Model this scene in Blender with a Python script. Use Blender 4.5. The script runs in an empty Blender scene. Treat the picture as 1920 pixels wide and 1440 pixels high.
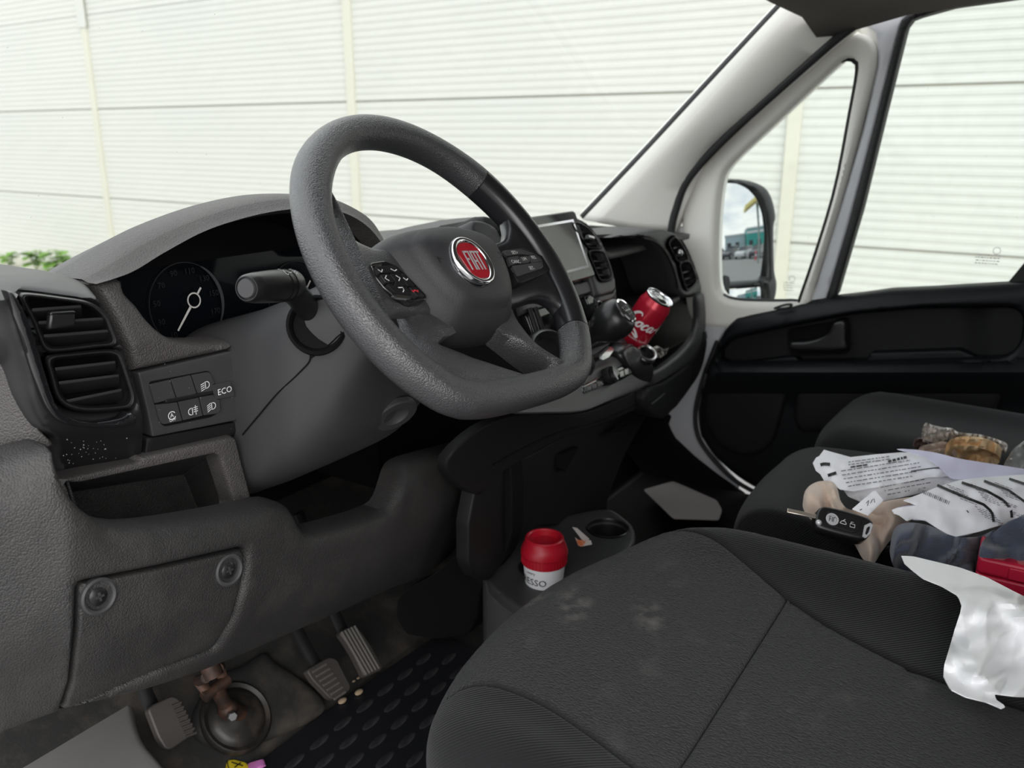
import bpy, bmesh, math, random
import numpy as np
from mathutils import Vector, Matrix, geometry
random.seed(4)
S = bpy.context.scene
COL = S.collection
rad = math.radians

# ------------------------------------------------------------------ camera
# van frame: X to the passenger side, Y forward, Z up from the cab floor (metres)
FPX = 1580.0
HEAD, PITCH = rad(57.0), rad(16.4)
CAM = np.array([-1.137, -0.517, 0.883])
cf = np.array([math.sin(HEAD)*math.cos(PITCH), math.cos(HEAD)*math.cos(PITCH), -math.sin(PITCH)])
cr_ = np.array([math.cos(HEAD), -math.sin(HEAD), 0.0])
cu = np.cross(cr_, cf)
cam_d = bpy.data.cameras.new('camera')
cam_d.sensor_fit = 'HORIZONTAL'; cam_d.sensor_width = 36.0
cam_d.lens = 36.0*FPX/1920.0; cam_d.clip_start = 0.02; cam_d.clip_end = 500
cam = bpy.data.objects.new('camera', cam_d); COL.objects.link(cam)
cam.matrix_world = Matrix(((cr_[0], cu[0], -cf[0], CAM[0]), (cr_[1], cu[1], -cf[1], CAM[1]),
                           (cr_[2], cu[2], -cf[2], CAM[2]), (0, 0, 0, 1)))
cam_d.dof.use_dof = True; cam_d.dof.focus_distance = 0.93; cam_d.dof.aperture_fstop = 7.0
S.camera = cam

# ------------------------------------------------------------------ sky, exposure
world = bpy.data.worlds.new('overcast_sky'); S.world = world; world.use_nodes = True
wt = world.node_tree; wt.nodes.clear()
wo = wt.nodes.new('ShaderNodeOutputWorld'); wb = wt.nodes.new('ShaderNodeBackground')
tc = wt.nodes.new('ShaderNodeTexCoord'); mp = wt.nodes.new('ShaderNodeMapping')
mp.inputs['Scale'].default_value = (1.6, 1.6, 4.5)
nz = wt.nodes.new('ShaderNodeTexNoise'); nz.inputs['Scale'].default_value = 2.2
nz.inputs['Detail'].default_value = 7; nz.inputs['Roughness'].default_value = .55
rp = wt.nodes.new('ShaderNodeValToRGB')
rp.color_ramp.elements[0].position = .36; rp.color_ramp.elements[0].color = (.56, .62, .71, 1)
rp.color_ramp.elements[1].position = .62; rp.color_ramp.elements[1].color = (1.0, .985, .95, 1)
wt.links.new(tc.outputs['Generated'], mp.inputs['Vector']); wt.links.new(mp.outputs[0], nz.inputs['Vector'])
wt.links.new(nz.outputs['Fac'], rp.inputs[0]); wt.links.new(rp.outputs[0], wb.inputs['Color'])
wb.inputs['Strength'].default_value = 1.25
wt.links.new(wb.outputs[0], wo.inputs['Surface'])
# sun behind thin cloud, on the driver's side: very soft
sun_d = bpy.data.lights.new('veiled_sun', 'SUN'); sun_d.energy = 1.4; sun_d.angle = rad(62); sun_d.color = (1.0, .965, .92)
sun = bpy.data.objects.new('veiled_sun', sun_d); COL.objects.link(sun)
sun.rotation_euler = Vector((.66, .68, -.32)).to_track_quat('-Z', 'Y').to_euler()
S.view_settings.view_transform = 'Standard'; S.view_settings.look = 'None'
S.view_settings.gamma = 1.0; S.view_settings.use_curve_mapping = False
S.view_settings.exposure = 0.86
S.cycles.max_bounces = 10; S.cycles.transparent_max_bounces = 24
S.cycles.diffuse_bounces = 5; S.cycles.glossy_bounces = 5

# ------------------------------------------------------------------ helpers
def V(a): return np.array(a, float)
def ray(px, py): return cf + (px-960)/FPX*cr_ + (720-py)/FPX*cu
def un(px, py, X=None, Y=None, Z=None):
    D = ray(px, py)
    if X is not None: t = (X-CAM[0])/D[0]
    elif Y is not None: t = (Y-CAM[1])/D[1]
    else: t = (Z-CAM[2])/D[2]
    return CAM + t*D
class Fr:
    """a plane in the van: origin o, in-plane axes ex/ey, normal n; px() puts a photo direction onto it"""
    def __init__(s, o, ex, ey):
        s.o = V(o); s.ex = V(ex)/np.linalg.norm(ex); ey = V(ey); ey = ey-(ey@s.ex)*s.ex; s.ey = ey/np.linalg.norm(ey); s.n = np.cross(s.ex, s.ey)
    def px(s, px, py, h=0.0):
        D = ray(px, py); o = s.o+h*s.n; t = ((o-CAM)@s.n)/(D@s.n); return CAM+t*D
    def uv(s, px, py, h=0.0):
        q = s.px(px, py, h)-s.o; return np.array([q@s.ex, q@s.ey])
    def at(s, u, v, h=0.0): return s.o+u*s.ex+v*s.ey+h*s.n
def cat(pts, n=8, closed=False):
    """Catmull-Rom through points"""
    P = [V(p) for p in pts]; m = len(P); out = []
    for i in range(m if closed else m-1):
        if closed: a, b, c_, d_ = P[i-1], P[i], P[(i+1) % m], P[(i+2) % m]
        else: a, b, c_, d_ = P[max(i-1, 0)], P[i], P[i+1], P[min(i+2, m-1)]
        for k in range(n):
            t = k/n
            out.append(.5*((2*b)+(c_-a)*t+(2*a-5*b+4*c_-d_)*t*t+(3*b-a-3*c_+d_)*t**3))
    if not closed: out.append(P[-1])
    return out
def rnd(pts, r, k=4):
    """round the corners of a closed polygon; r one radius or one per corner"""
    P = [V(p) for p in pts]; m = len(P); out = []
    for i in range(m):
        rr = r[i] if isinstance(r, (list, tuple)) else r
        a, b, c_ = P[i-1], P[i], P[(i+1) % m]
        la, lc = np.linalg.norm(a-b), np.linalg.norm(c_-b); q = min(rr, .48*la, .48*lc)
        if q < 1e-7: out.append(b); continue
        s, e = b+(a-b)/la*q, b+(c_-b)/lc*q
        for j in range(k+1):
            t = j/k; out.append((1-t)**2*s+2*t*(1-t)*b+t*t*e)
    return out
def rs(pts, n, closed=True):
    P = np.array([V(p) for p in pts]+([V(pts[0])] if closed else []))
    L = np.r_[0, np.cumsum(np.linalg.norm(np.diff(P, axis=0), axis=1))]
    q = np.linspace(0, L[-1], n+1)[:-1] if closed else np.linspace(0, L[-1], n)
    return [np.array([np.interp(x, L, P[:, k]) for k in range(P.shape[1])]) for x in q]
def circ(n=24, r=1.0, a0=0.0): return [(r*math.cos(a0+2*math.pi*i/n), r*math.sin(a0+2*math.pi*i/n)) for i in range(n)]

class MB:
    """collects geometry (world coordinates) for ONE mesh object"""
    def __init__(s): s.v = []; s.f = []
    def add(s, vs, fs):
        o = len(s.v); s.v += [tuple(map(float, p)) for p in vs]; s.f += [tuple(i+o for i in f) for f in fs]; return s
    def grid(s, rows, cu_=False, cv=False, flip=False, capu=False):
        R = len(rows); Cn = len(rows[0]); vs = [p for r in rows for p in r]; fs = []
        for i in range(R if cv else R-1):
            for j in range(Cn if cu_ else Cn-1):
                a, b = i*Cn+j, i*Cn+(j+1) % Cn; c_, d_ = ((i+1) % R)*Cn+(j+1) % Cn, ((i+1) % R)*Cn+j
                fs.append((a, d_, c_, b) if flip else (a, b, c_, d_))
        if capu: fs.append(tuple(range(Cn))[::-1] if not flip else tuple(range(Cn))); fs.append(tuple((R-1)*Cn+j for j in range(Cn)) if not flip else tuple((R-1)*Cn+j for j in range(Cn))[::-1])
        return s.add(vs, fs)
    def prism(s, pts, vec):
        n = len(pts); vec = V(vec); a = [V(p) for p in pts]; b = [p+vec for p in a]
        fs = [tuple(range(n)), tuple(range(2*n-1, n-1, -1))]+[(i, i+n, (i+1) % n+n, (i+1) % n) for i in range(n)]
        return s.add(a+b, fs)
    def ring(s, outer, inner, vec, n=64):
        a, b = rs(outer, n), rs(inner, n); vec = V(vec)
        rows = [a, b, [p+vec for p in b], [p+vec for p in a]]
        return s.grid(rows, cu_=True, cv=True)
    def ringp(s, outer, inner, vec):
        vec = V(vec); return s.grid([outer, inner, [V(p)+vec for p in inner], [V(p)+vec for p in outer]], cu_=True, cv=True)
    def tube(s, pts, r, n=12, cap=True, flat=None):
        P = [V(p) for p in pts]; m = len(P); rr = r if isinstance(r, (list, tuple)) else [r]*m; rows = []; prev = None
        for i in range(m):
            t = P[min(i+1, m-1)]-P[max(i-1, 0)]; t = t/(np.linalg.norm(t)+1e-12)
            if prev is None:
                h = V((0, 0, 1)) if abs(t[2]) < .9 else V((1, 0, 0)); a = np.cross(t, h)
            else: a = prev-(prev@t)*t
            a = a/np.linalg.norm(a); prev = a; b = np.cross(t, a)
            rows.append([P[i]+rr[i]*(math.cos(q)*a+(flat or 1)*math.sin(q)*b) for q in [2*math.pi*k/n for k in range(n)]])
        return s.grid(rows, cu_=True, capu=cap)
    def lathe(s, o, axis, prof, n=28, cap=True):
        o = V(o); ax = V(axis)/np.linalg.norm(axis); h = V((0, 0, 1)) if abs(ax[2]) < .9 else V((1, 0, 0)); a = np.cross(ax, h); a /= np.linalg.norm(a); b = np.cross(ax, a)
        rows = [[o+z*ax+r*(math.cos(q)*a+math.sin(q)*b) for q in [2*math.pi*k/n for k in range(n)]] for r, z in prof]
        return s.grid(rows, cu_=True, capu=cap)
    def box(s, c_, ex, ey, ez):
        c_ = V(c_); ex, ey, ez = V(ex), V(ey), V(ez)
        vs = [c_+i*ex+j*ey+k*ez for i in (-1, 1) for j in (-1, 1) for k in (-1, 1)]
        return s.add(vs, [(0, 1, 3, 2), (4, 6, 7, 5), (0, 4, 5, 1), (2, 3, 7, 6), (0, 2, 6, 4), (1, 5, 7, 3)])
    def aab(s, x0, x1, y0, y1, z0, z1): return s.box(((x0+x1)/2, (y0+y1)/2, (z0+z1)/2), ((x1-x0)/2, 0, 0), (0, (y1-y0)/2, 0), (0, 0, (z1-z0)/2))
    def sphere(s, c_, r, sc=(1, 1, 1), n=16):
        c_ = V(c_); rows = []
        for i in range(n+1):
            t = math.pi*i/n; rows.append([c_+r*V((sc[0]*math.sin(t)*math.cos(q), sc[1]*math.sin(t)*math.sin(q), sc[2]*math.cos(t))) for q in [2*math.pi*k/(2*n) for k in range(2*n)]])
        return s.grid(rows, cu_=True)
    def build(s, name, mat, parent=None, smooth=35, bevel=0, seg=2, sub=0, fixn=True, solid=0):
        me = bpy.data.meshes.new(name); P = np.array(s.v)
        if parent is None: o0 = np.array([(P[:, 0].min()+P[:, 0].max())/2, (P[:, 1].min()+P[:, 1].max())/2, P[:, 2].min()])
        else: o0 = ROOT[parent.name]
        me.from_pydata([tuple(q) for q in P-o0], [], s.f); me.update()
        if fixn:
            bm = bmesh.new(); bm.from_mesh(me); bmesh.ops.remove_doubles(bm, verts=bm.verts, dist=1e-6); bmesh.ops.recalc_face_normals(bm, faces=bm.faces); bm.to_mesh(me); bm.free()
        ob = bpy.data.objects.new(name, me); COL.objects.link(ob)
        ms = mat if isinstance(mat, (list, tuple)) else [mat]
        for m_ in ms: me.materials.append(m_)
        if parent is None: ob.location = o0
        else: ob.parent = parent
        ROOT[ob.name] = o0
        if solid: md = ob.modifiers.new('solid', 'SOLIDIFY'); md.thickness = solid; md.offset = 0
        if bevel:
            md = ob.modifiers.new('bevel', 'BEVEL'); md.width = bevel; md.segments = seg; md.limit_method = 'ANGLE'; md.angle_limit = rad(32)
        if sub: md = ob.modifiers.new('sub', 'SUBSURF'); md.levels = sub; md.render_levels = sub
        if smooth:
            me.polygons.foreach_set('use_smooth', [True]*len(me.polygons))
            if not sub: me.set_sharp_from_angle(angle=rad(smooth))
        return ob
ROOT = {}
def tag(o, label=None, cat_=None, group=None, kind=None):
    if label: o['label'] = label
    if cat_: o['category'] = cat_
    if group: o['group'] = group
    if kind: o['kind'] = kind
    return o
def thing(name, label, cat_, loc, group=None, kind=None):
    o = bpy.data.objects.new(name, None); COL.objects.link(o); o.location = loc; o.empty_display_size = .05
    ROOT[o.name] = V(loc); return tag(o, label, cat_, group, kind)
def inside(P, poly):
    poly = np.asarray(poly); x, y = P[:, 0], P[:, 1]; ins = np.zeros(len(P), bool); j = len(poly)-1
    for i in range(len(poly)):
        xi, yi = poly[i]; xj, yj = poly[j]
        c_ = ((yi > y) != (yj > y)) & (x < (xj-xi)*(y-yi)/(yj-yi+1e-12)+xi); ins ^= c_; j = i
    return ins
def bdist(P, loops):
    best = np.full(len(P), 1e9)
    for L in loops:
        L = np.asarray(L); A = L; B = np.roll(L, -1, axis=0)
        for a, b in zip(A, B):
            ab = b-a; t = np.clip(((P-a)@ab)/(ab@ab+1e-12), 0, 1); q = a+t[:, None]*ab
            best = np.minimum(best, np.hypot(*(P-q).T))
    return best
def drape(mb, outline, fn, step=16, holes=(), back=(0, 1, 0), thick=.01, roll=0, rolld=0, rollh=None):
    """a solid panel: outline (photo directions) put on the surface fn, edges rolled back, given real thickness"""
    loops = []
    for k, lp in enumerate([outline]+list(holes)):
        L = [V(p)[:2] for p in lp]; per = sum(np.linalg.norm(L[i]-L[i-1]) for i in range(len(L))); out = []
        for i in range(len(L)):
            a, b = L[i], L[(i+1) % len(L)]; m = max(1, int(np.linalg.norm(b-a)/(step*.7)))
            out += [a+(b-a)*j/m for j in range(m)]
        loops.append(np.array(out))
    pts = [p for L in loops for p in L]; edges = []; o = 0
    for L in loops: edges += [(o+i, o+(i+1) % len(L)) for i in range(len(L))]; o += len(L)
    nb = o
    def ok(P, mind):
        m = inside(P, loops[0])
        for h in loops[1:]: m &= ~inside(P, h)
        return m & (bdist(P, loops) > mind)
    extra = []
    if roll:
        for fr in (.12, .35, .65, 1.0):
            c_ = []
            for L in loops:
                t = np.roll(L, -1, axis=0)-np.roll(L, 1, axis=0); n_ = np.c_[-t[:, 1], t[:, 0]]; n_ /= np.linalg.norm(n_, axis=1)[:, None]+1e-9
                c_ += [L+n_*fr*roll, L-n_*fr*roll]
            c_ = np.concatenate(c_); extra.append(c_[ok(c_, fr*roll*.93)])
    mn = np.array(outline, float).min(0); mx = np.array(outline, float).max(0)
    gx, gy = np.meshgrid(np.arange(mn[0], mx[0], step), np.arange(mn[1], mx[1], step))
    gx = gx+(np.arange(gx.shape[0]) % 2)[:, None]*step*.5
    G = np.c_[gx.ravel(), gy.ravel()]
    if len(G): extra.append(G[ok(G, max(step*.5, roll*1.15))])
    A = np.concatenate([np.array(pts)]+extra) if extra else np.array(pts)
    vs, es, fs, *_ = geometry.delaunay_2d_cdt([Vector(p) for p in A], edges, [], 0, 1e-4)
    P = np.array([tuple(v) for v in vs]); T = np.array([tuple(f) for f in fs])
    cen = P[T].mean(1); m = inside(cen, loops[0])
    for h in loops[1:]: m &= ~inside(cen, h)
    T = T[m]; used = np.unique(T); mapi = -np.ones(len(P), int); mapi[used] = np.arange(len(used)); P = P[used]; T = mapi[T]
    d_ = bdist(P, loops if rollh is None else loops[:1]); bk = V(back); top = []
    for (x, y), dd in zip(P, d_):
        q = V(fn(x, y))
        if roll and dd < roll: q = q+bk*rolld*(1-math.sqrt(max(0, 1-(1-dd/roll)**2)))
        top.append(q)
    n = len(top); bot = [q+bk*thick for q in top]
    cnt = {}
    for f in T:
        for i in range(3):
            a, b = int(f[i]), int(f[(i+1) % 3]); cnt[(a, b)] = 1
    side = [(a, b, b+n, a+n) for (a, b) in cnt if (b, a) not in cnt]
    return mb.add(top+bot, [tuple(map(int, f)) for f in T]+[tuple(int(i)+n for i in f[::-1]) for f in T]+side)
def panel(name, mat, parent, outline, fn, step=16, holes=(), back=(0, 1, 0), thick=.01, roll=0, rolld=0, smooth=40):
    m = MB(); drape(m, outline, fn, step, holes, back, thick, roll, rolld); return m.build(name, mat, parent, smooth=smooth)
def lettering(body, size, place, name, mat, parent, h=.0004, align='CENTER', spacing=1.0, shear=0.0, res=2):
    """flat lettering: place(u, v, h) -> world point"""
    cu2 = bpy.data.curves.new('txt', 'FONT'); cu2.body = body; cu2.size = size; cu2.align_x = align; cu2.align_y = 'CENTER'; cu2.space_character = spacing; cu2.shear = shear; cu2.resolution_u = res
    ob = bpy.data.objects.new('txt', cu2); COL.objects.link(ob); bpy.context.view_layer.update()
    me = ob.to_mesh(); vs = [v.co.copy() for v in me.vertices]; fs = [tuple(p.vertices) for p in me.polygons]; ob.to_mesh_clear()
    bpy.data.objects.remove(ob); bpy.data.curves.remove(cu2)
    m = MB(); m.add([place(v.x, v.y, h) for v in vs], fs); return m.build(name, mat, parent, fixn=False)
def stroke(mb, pts, w, place, h=.0005, closed=False):
    """a flat line of width w through 2D points; w may taper"""
    P = [V(p) for p in pts]; m = len(P); ws = w if isinstance(w, (list, tuple)) else [w]*m; a = []; b = []
    for i in range(m):
        if closed: t = P[(i+1) % m]-P[i-1]
        else: t = P[min(i+1, m-1)]-P[max(i-1, 0)]
        t = t/(np.linalg.norm(t)+1e-12); n_ = np.array([-t[1], t[0]])*ws[i]/2
        a.append(place(*(P[i]+n_), h)); b.append(place(*(P[i]-n_), h))
    if closed: a.append(a[0]); b.append(b[0])
    return mb.grid([a, b])

# ------------------------------------------------------------------ materials
def mat(name, col, rough=.5, metal=0.0, bump=None, spec=.5, coat=0.0, sheen=0.0, trans=0.0, alpha=None, emit=None, sss=0, noise=None):
    """bump = (kind, scale, strength, distance); noise = (scale, colour2, lo, hi)"""
    m = bpy.data.materials.new(name); m.use_nodes = True; nt = m.node_tree; b = nt.nodes['Principled BSDF']
    b.inputs['Base Color'].default_value = (*col, 1); b.inputs['Roughness'].default_value = rough; b.inputs['Metallic'].default_value = metal
    b.inputs['Specular IOR Level'].default_value = spec; b.inputs['Coat Weight'].default_value = coat; b.inputs['Coat Roughness'].default_value = .05
    if sheen: b.inputs['Sheen Weight'].default_value = sheen; b.inputs['Sheen Roughness'].default_value = .5
    if trans: b.inputs['Transmission Weight'].default_value = trans
    if alpha is not None: b.inputs['Alpha'].default_value = alpha
    if emit: b.inputs['Emission Color'].default_value = (*emit[0], 1); b.inputs['Emission Strength'].default_value = emit[1]
    tcn = nt.nodes.new('ShaderNodeTexCoord')
    if noise:
        n = nt.nodes.new('ShaderNodeTexNoise'); n.inputs['Scale'].default_value = noise[0]; n.inputs['Detail'].default_value = 6; n.inputs['Roughness'].default_value = .6
        r = nt.nodes.new('ShaderNodeValToRGB'); r.color_ramp.elements[0].position = noise[2]; r.color_ramp.elements[1].position = noise[3]
        r.color_ramp.elements[0].color = (*col, 1); r.color_ramp.elements[1].color = (*noise[1], 1)
        nt.links.new(tcn.outputs['Object'], n.inputs['Vector']); nt.links.new(n.outputs['Fac'], r.inputs[0]); nt.links.new(r.outputs[0], b.inputs['Base Color'])
    if bump:
        kind, sc, st, ds = bump; bp = nt.nodes.new('ShaderNodeBump'); bp.inputs['Strength'].default_value = st; bp.inputs['Distance'].default_value = ds
        if kind == 'grain':
            t = nt.nodes.new('ShaderNodeTexVoronoi'); t.feature = 'SMOOTH_F1'; t.inputs['Scale'].default_value = sc; t.inputs['Smoothness'].default_value = .4; o = t.outputs['Distance']; bp.invert = True
        elif kind == 'noise':
            t = nt.nodes.new('ShaderNodeTexNoise'); t.inputs['Scale'].default_value = sc; t.inputs['Detail'].default_value = 3; o = t.outputs['Fac']
        elif kind == 'twill':
            t = nt.nodes.new('ShaderNodeTexWave'); t.wave_type = 'BANDS'; t.bands_direction = 'DIAGONAL'; t.inputs['Scale'].default_value = sc; t.inputs['Distortion'].default_value = .5; t.inputs['Detail'].default_value = 1; o = t.outputs['Fac']
        elif kind == 'knit':
            t = nt.nodes.new('ShaderNodeTexVoronoi'); t.feature = 'F1'; t.inputs['Scale'].default_value = sc; o = t.outputs['Distance']
            mpn = nt.nodes.new('ShaderNodeMapping'); mpn.inputs['Rotation'].default_value = (0, 0, .6); mpn.inputs['Scale'].default_value = (1, .45, 1)
            nt.links.new(tcn.outputs['Object'], mpn.inputs['Vector']); nt.links.new(mpn.outputs[0], t.inputs['Vector'])
        elif kind == 'crease':
            t = nt.nodes.new('ShaderNodeTexVoronoi'); t.feature = 'DISTANCE_TO_EDGE'; t.inputs['Scale'].default_value = sc; o = t.outputs['Distance']
        if kind != 'knit': nt.links.new(tcn.outputs['Object'], t.inputs['Vector'])
        nt.links.new(o, bp.inputs['Height']); nt.links.new(bp.outputs[0], b.inputs['Normal'])
    return m
def dusty(m, scale=9, amt=.25, col=(.33, .31, .29), lo=.5, hi=.8):
    """adds worn / dusty patches with shapes of their own to a material's colour"""
    nt = m.node_tree; b = nt.nodes['Principled BSDF']; tcn = nt.nodes.new('ShaderNodeTexCoord')
    n = nt.nodes.new('ShaderNodeTexNoise'); n.inputs['Scale'].default_value = scale; n.inputs['Detail'].default_value = 8; n.inputs['Roughness'].default_value = .65
    r = nt.nodes.new('ShaderNodeMapRange'); r.inputs['From Min'].default_value = lo; r.inputs['From Max'].default_value = hi; r.inputs['To Max'].default_value = amt
    mx = nt.nodes.new('ShaderNodeMix'); mx.data_type = 'RGBA'; mx.inputs['A'].default_value = b.inputs['Base Color'].default_value; mx.inputs['B'].default_value = (*col, 1)
    nt.links.new(tcn.outputs['Object'], n.inputs['Vector']); nt.links.new(n.outputs['Fac'], r.inputs['Value']); nt.links.new(r.outputs[0], mx.inputs['Factor']); nt.links.new(mx.outputs['Result'], b.inputs['Base Color'])
    return m
M = {}
M['leather'] = dusty(mat('grained_dash_plastic', (.060, .0552, .0538), .5, bump=('grain', 640, .8, .0010)), 5, .10)
M['soft'] = mat('soft_black_plastic', (.040, .040, .0418), .48, bump=('noise', 900, .08, .0003))
M['matte'] = mat('matte_black_plastic', (.0075, .0075, .008), .6, spec=.3, bump=('noise', 700, .1, .0003))
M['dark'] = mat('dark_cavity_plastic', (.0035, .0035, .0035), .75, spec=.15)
M['knee'] = dusty(mat('knee_panel_plastic', (.0235, .0222, .0220), .52, bump=('grain', 660, .7, .0009)), 6, .10)
M['gloss'] = mat('gloss_black_plastic', (.008, .008, .009), .10, coat=.6)
M['pod'] = mat('vent_pod_plastic', (.013, .013, .0138), .38, bump=('noise', 900, .06, .0003))
M['ringm'] = mat('lightened_vent_ring', (.05, .05, .052), .25)  # grey lightened to stand in for sky highlights along the bezel edges
M['bulk'] = mat('white_bulkhead', (.85, .85, .83), .6)
M['badge_l'] = mat('badge_silver', (.62, .62, .64), .3, metal=.3)
M['satin'] = mat('satin_black_plastic', (.011, .011, .0115), .32)
M['slat'] = mat('vent_slat_plastic', (.030, .030, .032), .34)
M['cluster'] = mat('instrument_glass', (.004, .005, .007), .06, spec=.35)
M['dial'] = mat('dial_print', (.012, .0125, .0145), .5)
M['white'] = mat('white_print', (.80, .80, .80), .5)
M['wheel'] = mat('wheel_grained_rubber', (.046, .046, .049), .30, spec=.9, bump=('grain', 820, .75, .0008))
M['wheel_s'] = mat('wheel_smooth_rubber', (.014, .014, .016), .28, spec=.7, bump=('noise', 900, .06, .0003))
M['hub'] = mat('airbag_cover_plastic', (.027, .0272, .0295), .5, bump=('noise', 1100, .6, .0006))
M['chrome'] = mat('chrome', (.80, .80, .82), .12, metal=1)
M['steel'] = mat('brushed_metal', (.55, .55, .56), .3, metal=1)
M['red'] = mat('badge_red', (.42, .010, .022), .25, coat=.8)
M['pillar'] = mat('light_grey_trim', (.86, .845, .79), .65, bump=('noise', 500, .06, .0003))
M['paintw'] = mat('white_body_paint', (.62, .63, .66), .3, coat=.3)
M['seal'] = mat('rubber_seal', (.012, .012, .013), .6)
M['head'] = mat('headliner', (.15, .135, .12), .9, bump=('noise', 300, .2, .0006))
M['door'] = mat('door_card_plastic', (.004, .0048, .0062), .5, spec=.3, bump=('noise', 700, .08, .0003))
M['twill'] = mat('twill_seat_fabric', (.0072, .0072, .008), .85, bump=('twill', 125, .6, .0009), sheen=.10, spec=.25)
M['knit'] = dusty(mat('knit_seat_fabric', (.0155, .0155, .0166), .85, bump=('knit', 600, 1.0, .0018), sheen=.12, spec=.25), 14, .20, (.20, .18, .16), .58, .75)
M['dark_floor_sheet'] = mat('rubber_mat', (.009, .0093, .012), .45, bump=('noise', 220, .15, .0006))
M['floor'] = dusty(mat('floor_lining', (.013, .0122, .0118), .8, bump=('noise', 260, .4, .001)), 12, .35, (.16, .13, .10), .48, .75)
M['kick'] = dusty(mat('grey_kick_trim', (.17, .165, .16), .7, bump=('noise', 400, .15, .0005)), 7, .3, (.25, .24, .22))

def smudge(m, spots, col=(.22, .20, .18), amt=.30, scale=60):
    """chalky hand marks: patches (centre in object space, radii) broken up by noise"""
    nt = m.node_tree; b = nt.nodes['Principled BSDF']; tcn = nt.nodes.new('ShaderNodeTexCoord')
    n = nt.nodes.new('ShaderNodeTexNoise'); n.inputs['Scale'].default_value = scale; n.inputs['Detail'].default_value = 6; nt.links.new(tcn.outputs['Object'], n.inputs['Vector'])
    r = nt.nodes.new('ShaderNodeMapRange'); r.inputs['From Min'].default_value = .45; r.inputs['From Max'].default_value = .68; nt.links.new(n.outputs['Fac'], r.inputs['Value']); acc = None
    for c0, sc in spots:
        mp_ = nt.nodes.new('ShaderNodeMapping'); mp_.vector_type = 'TEXTURE'; mp_.inputs['Location'].default_value = tuple(c0); mp_.inputs['Scale'].default_value = tuple(sc); mp_.inputs['Rotation'].default_value = (0, 0, .5)
        g = nt.nodes.new('ShaderNodeTexGradient'); g.gradient_type = 'SPHERICAL'; nt.links.new(tcn.outputs['Object'], mp_.inputs['Vector']); nt.links.new(mp_.outputs[0], g.inputs['Vector'])
        if acc is None: acc = g.outputs['Fac']
        else: a = nt.nodes.new('ShaderNodeMath'); a.operation = 'MAXIMUM'; nt.links.new(acc, a.inputs[0]); nt.links.new(g.outputs['Fac'], a.inputs[1]); acc = a.outputs[0]
    mu = nt.nodes.new('ShaderNodeMath'); mu.operation = 'MULTIPLY'; nt.links.new(acc, mu.inputs[0]); nt.links.new(r.outputs[0], mu.inputs[1])
    m2 = nt.nodes.new('ShaderNodeMath'); m2.operation = 'MULTIPLY'; m2.inputs[1].default_value = amt*2; m2.use_clamp = True; nt.links.new(mu.outputs[0], m2.inputs[0])
    mx = nt.nodes.new('ShaderNodeMix'); mx.data_type = 'RGBA'; mx.inputs['B'].default_value = (*col, 1); old = b.inputs['Base Color'].links
    if old: nt.links.new(old[0].from_socket, mx.inputs['A'])
    else: mx.inputs['A'].default_value = b.inputs['Base Color'].default_value
    nt.links.new(m2.outputs[0], mx.inputs['Factor']); nt.links.new(mx.outputs['Result'], b.inputs['Base Color'])
# ================================================================== OUTSIDE: building wall, ground
WX = 4.8; GZ = -0.785
M['wall'] = mat('white_cladding', (.575, .575, .530), .55, noise=(.35, (.545, .552, .515), .35, .7))
M['wallpost'] = mat('wall_cover_strip', (.57, .56, .475), .5)
M['seam'] = mat('panel_joint', (.42, .41, .345), .8)
def mk_panel():
    # 1 m tall sandwich panel with a fine horizontal rib profile
    prof = []; n = 17; pitch = .992/n
    for i in range(n):
        z = i*pitch; prof += [(0, z+.004), (0, z+pitch*.52), (.0035, z+pitch*.60), (.0035, z+pitch*.98)]
    return prof
prof = mk_panel()
wall = thing('wall_right', None, None, (WX, 5, GZ), kind='structure'); 
tag(wall, 'white ribbed metal clad building wall outside the van windows', 'wall')
posts_y = [-2.92, 1.10, 5.06, 9.05, 13.05, 17.05]
zs0 = [-.82, .18, 1.18, 2.17, 3.17, 4.17]
me0 = None
for k in range(len(posts_y)-1):
    for j in range(5):
        y0, y1 = posts_y[k]+.03, posts_y[k+1]-.03
        if k == 0 or me0 is None or abs((y1-y0)-3.9) > .2:
            pass
        z = zs0[j]+.003
        if me0 is None:
            m = MB(); L0 = 3.93
            rows = [[(x, 0, zz) for x, zz in prof], [(x, L0, zz) for x, zz in prof]]
            m.grid(rows); m.add([(.004, 0, .0), (.05, 0, 0), (.05, L0, 0), (.004, L0, 0)], [(0, 1, 2, 3)])
            m.add([(.0, 0, .991), (.05, 0, .991), (.05, L0, .991), (.0, L0, .991)], [(0, 3, 2, 1)])
            ob = m.build('cladding_panel', M['wall'], None, smooth=0, fixn=False); me0 = ob.data
            for v in me0.vertices: v.co += Vector(ROOT[ob.name])
        else:
            ob = bpy.data.objects.new('cladding_panel', me0); COL.objects.link(ob)
        ob.parent = wall; ob.location = (0, y0-5, z-GZ); ob.scale = (1, (y1-y0)/3.93, 1)
m = MB(); m.aab(WX+.012, WX+.08, -2.9, 17.1, GZ, 4.3); m.build('joint_backing', M['seam'], wall)
for y in posts_y:
    m = MB(); m.aab(WX-.025, WX+.01, y-.045, y+.045, GZ, 4.3); m.build('cover_strip', M['wallpost'], wall, bevel=.004)
    m = MB(); m.aab(WX-.035, WX-.02, y-.075, y+.075, GZ+2.83, 4.3); m.build('joint_plate', M['wall'], wall, bevel=.003)
M['asphalt'] = mat('asphalt', (.22, .22, .215), .9, bump=('noise', 60, .5, .004), noise=(3, (.30, .29, .28), .3, .7))
m = MB(); m.add([(-60, -120, GZ), (60, -120, GZ), (60, 40, GZ), (-60, 40, GZ)], [(0, 1, 2, 3)])
tag(m.build('ground', M['asphalt'], None, fixn=False), kind='structure')
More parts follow.
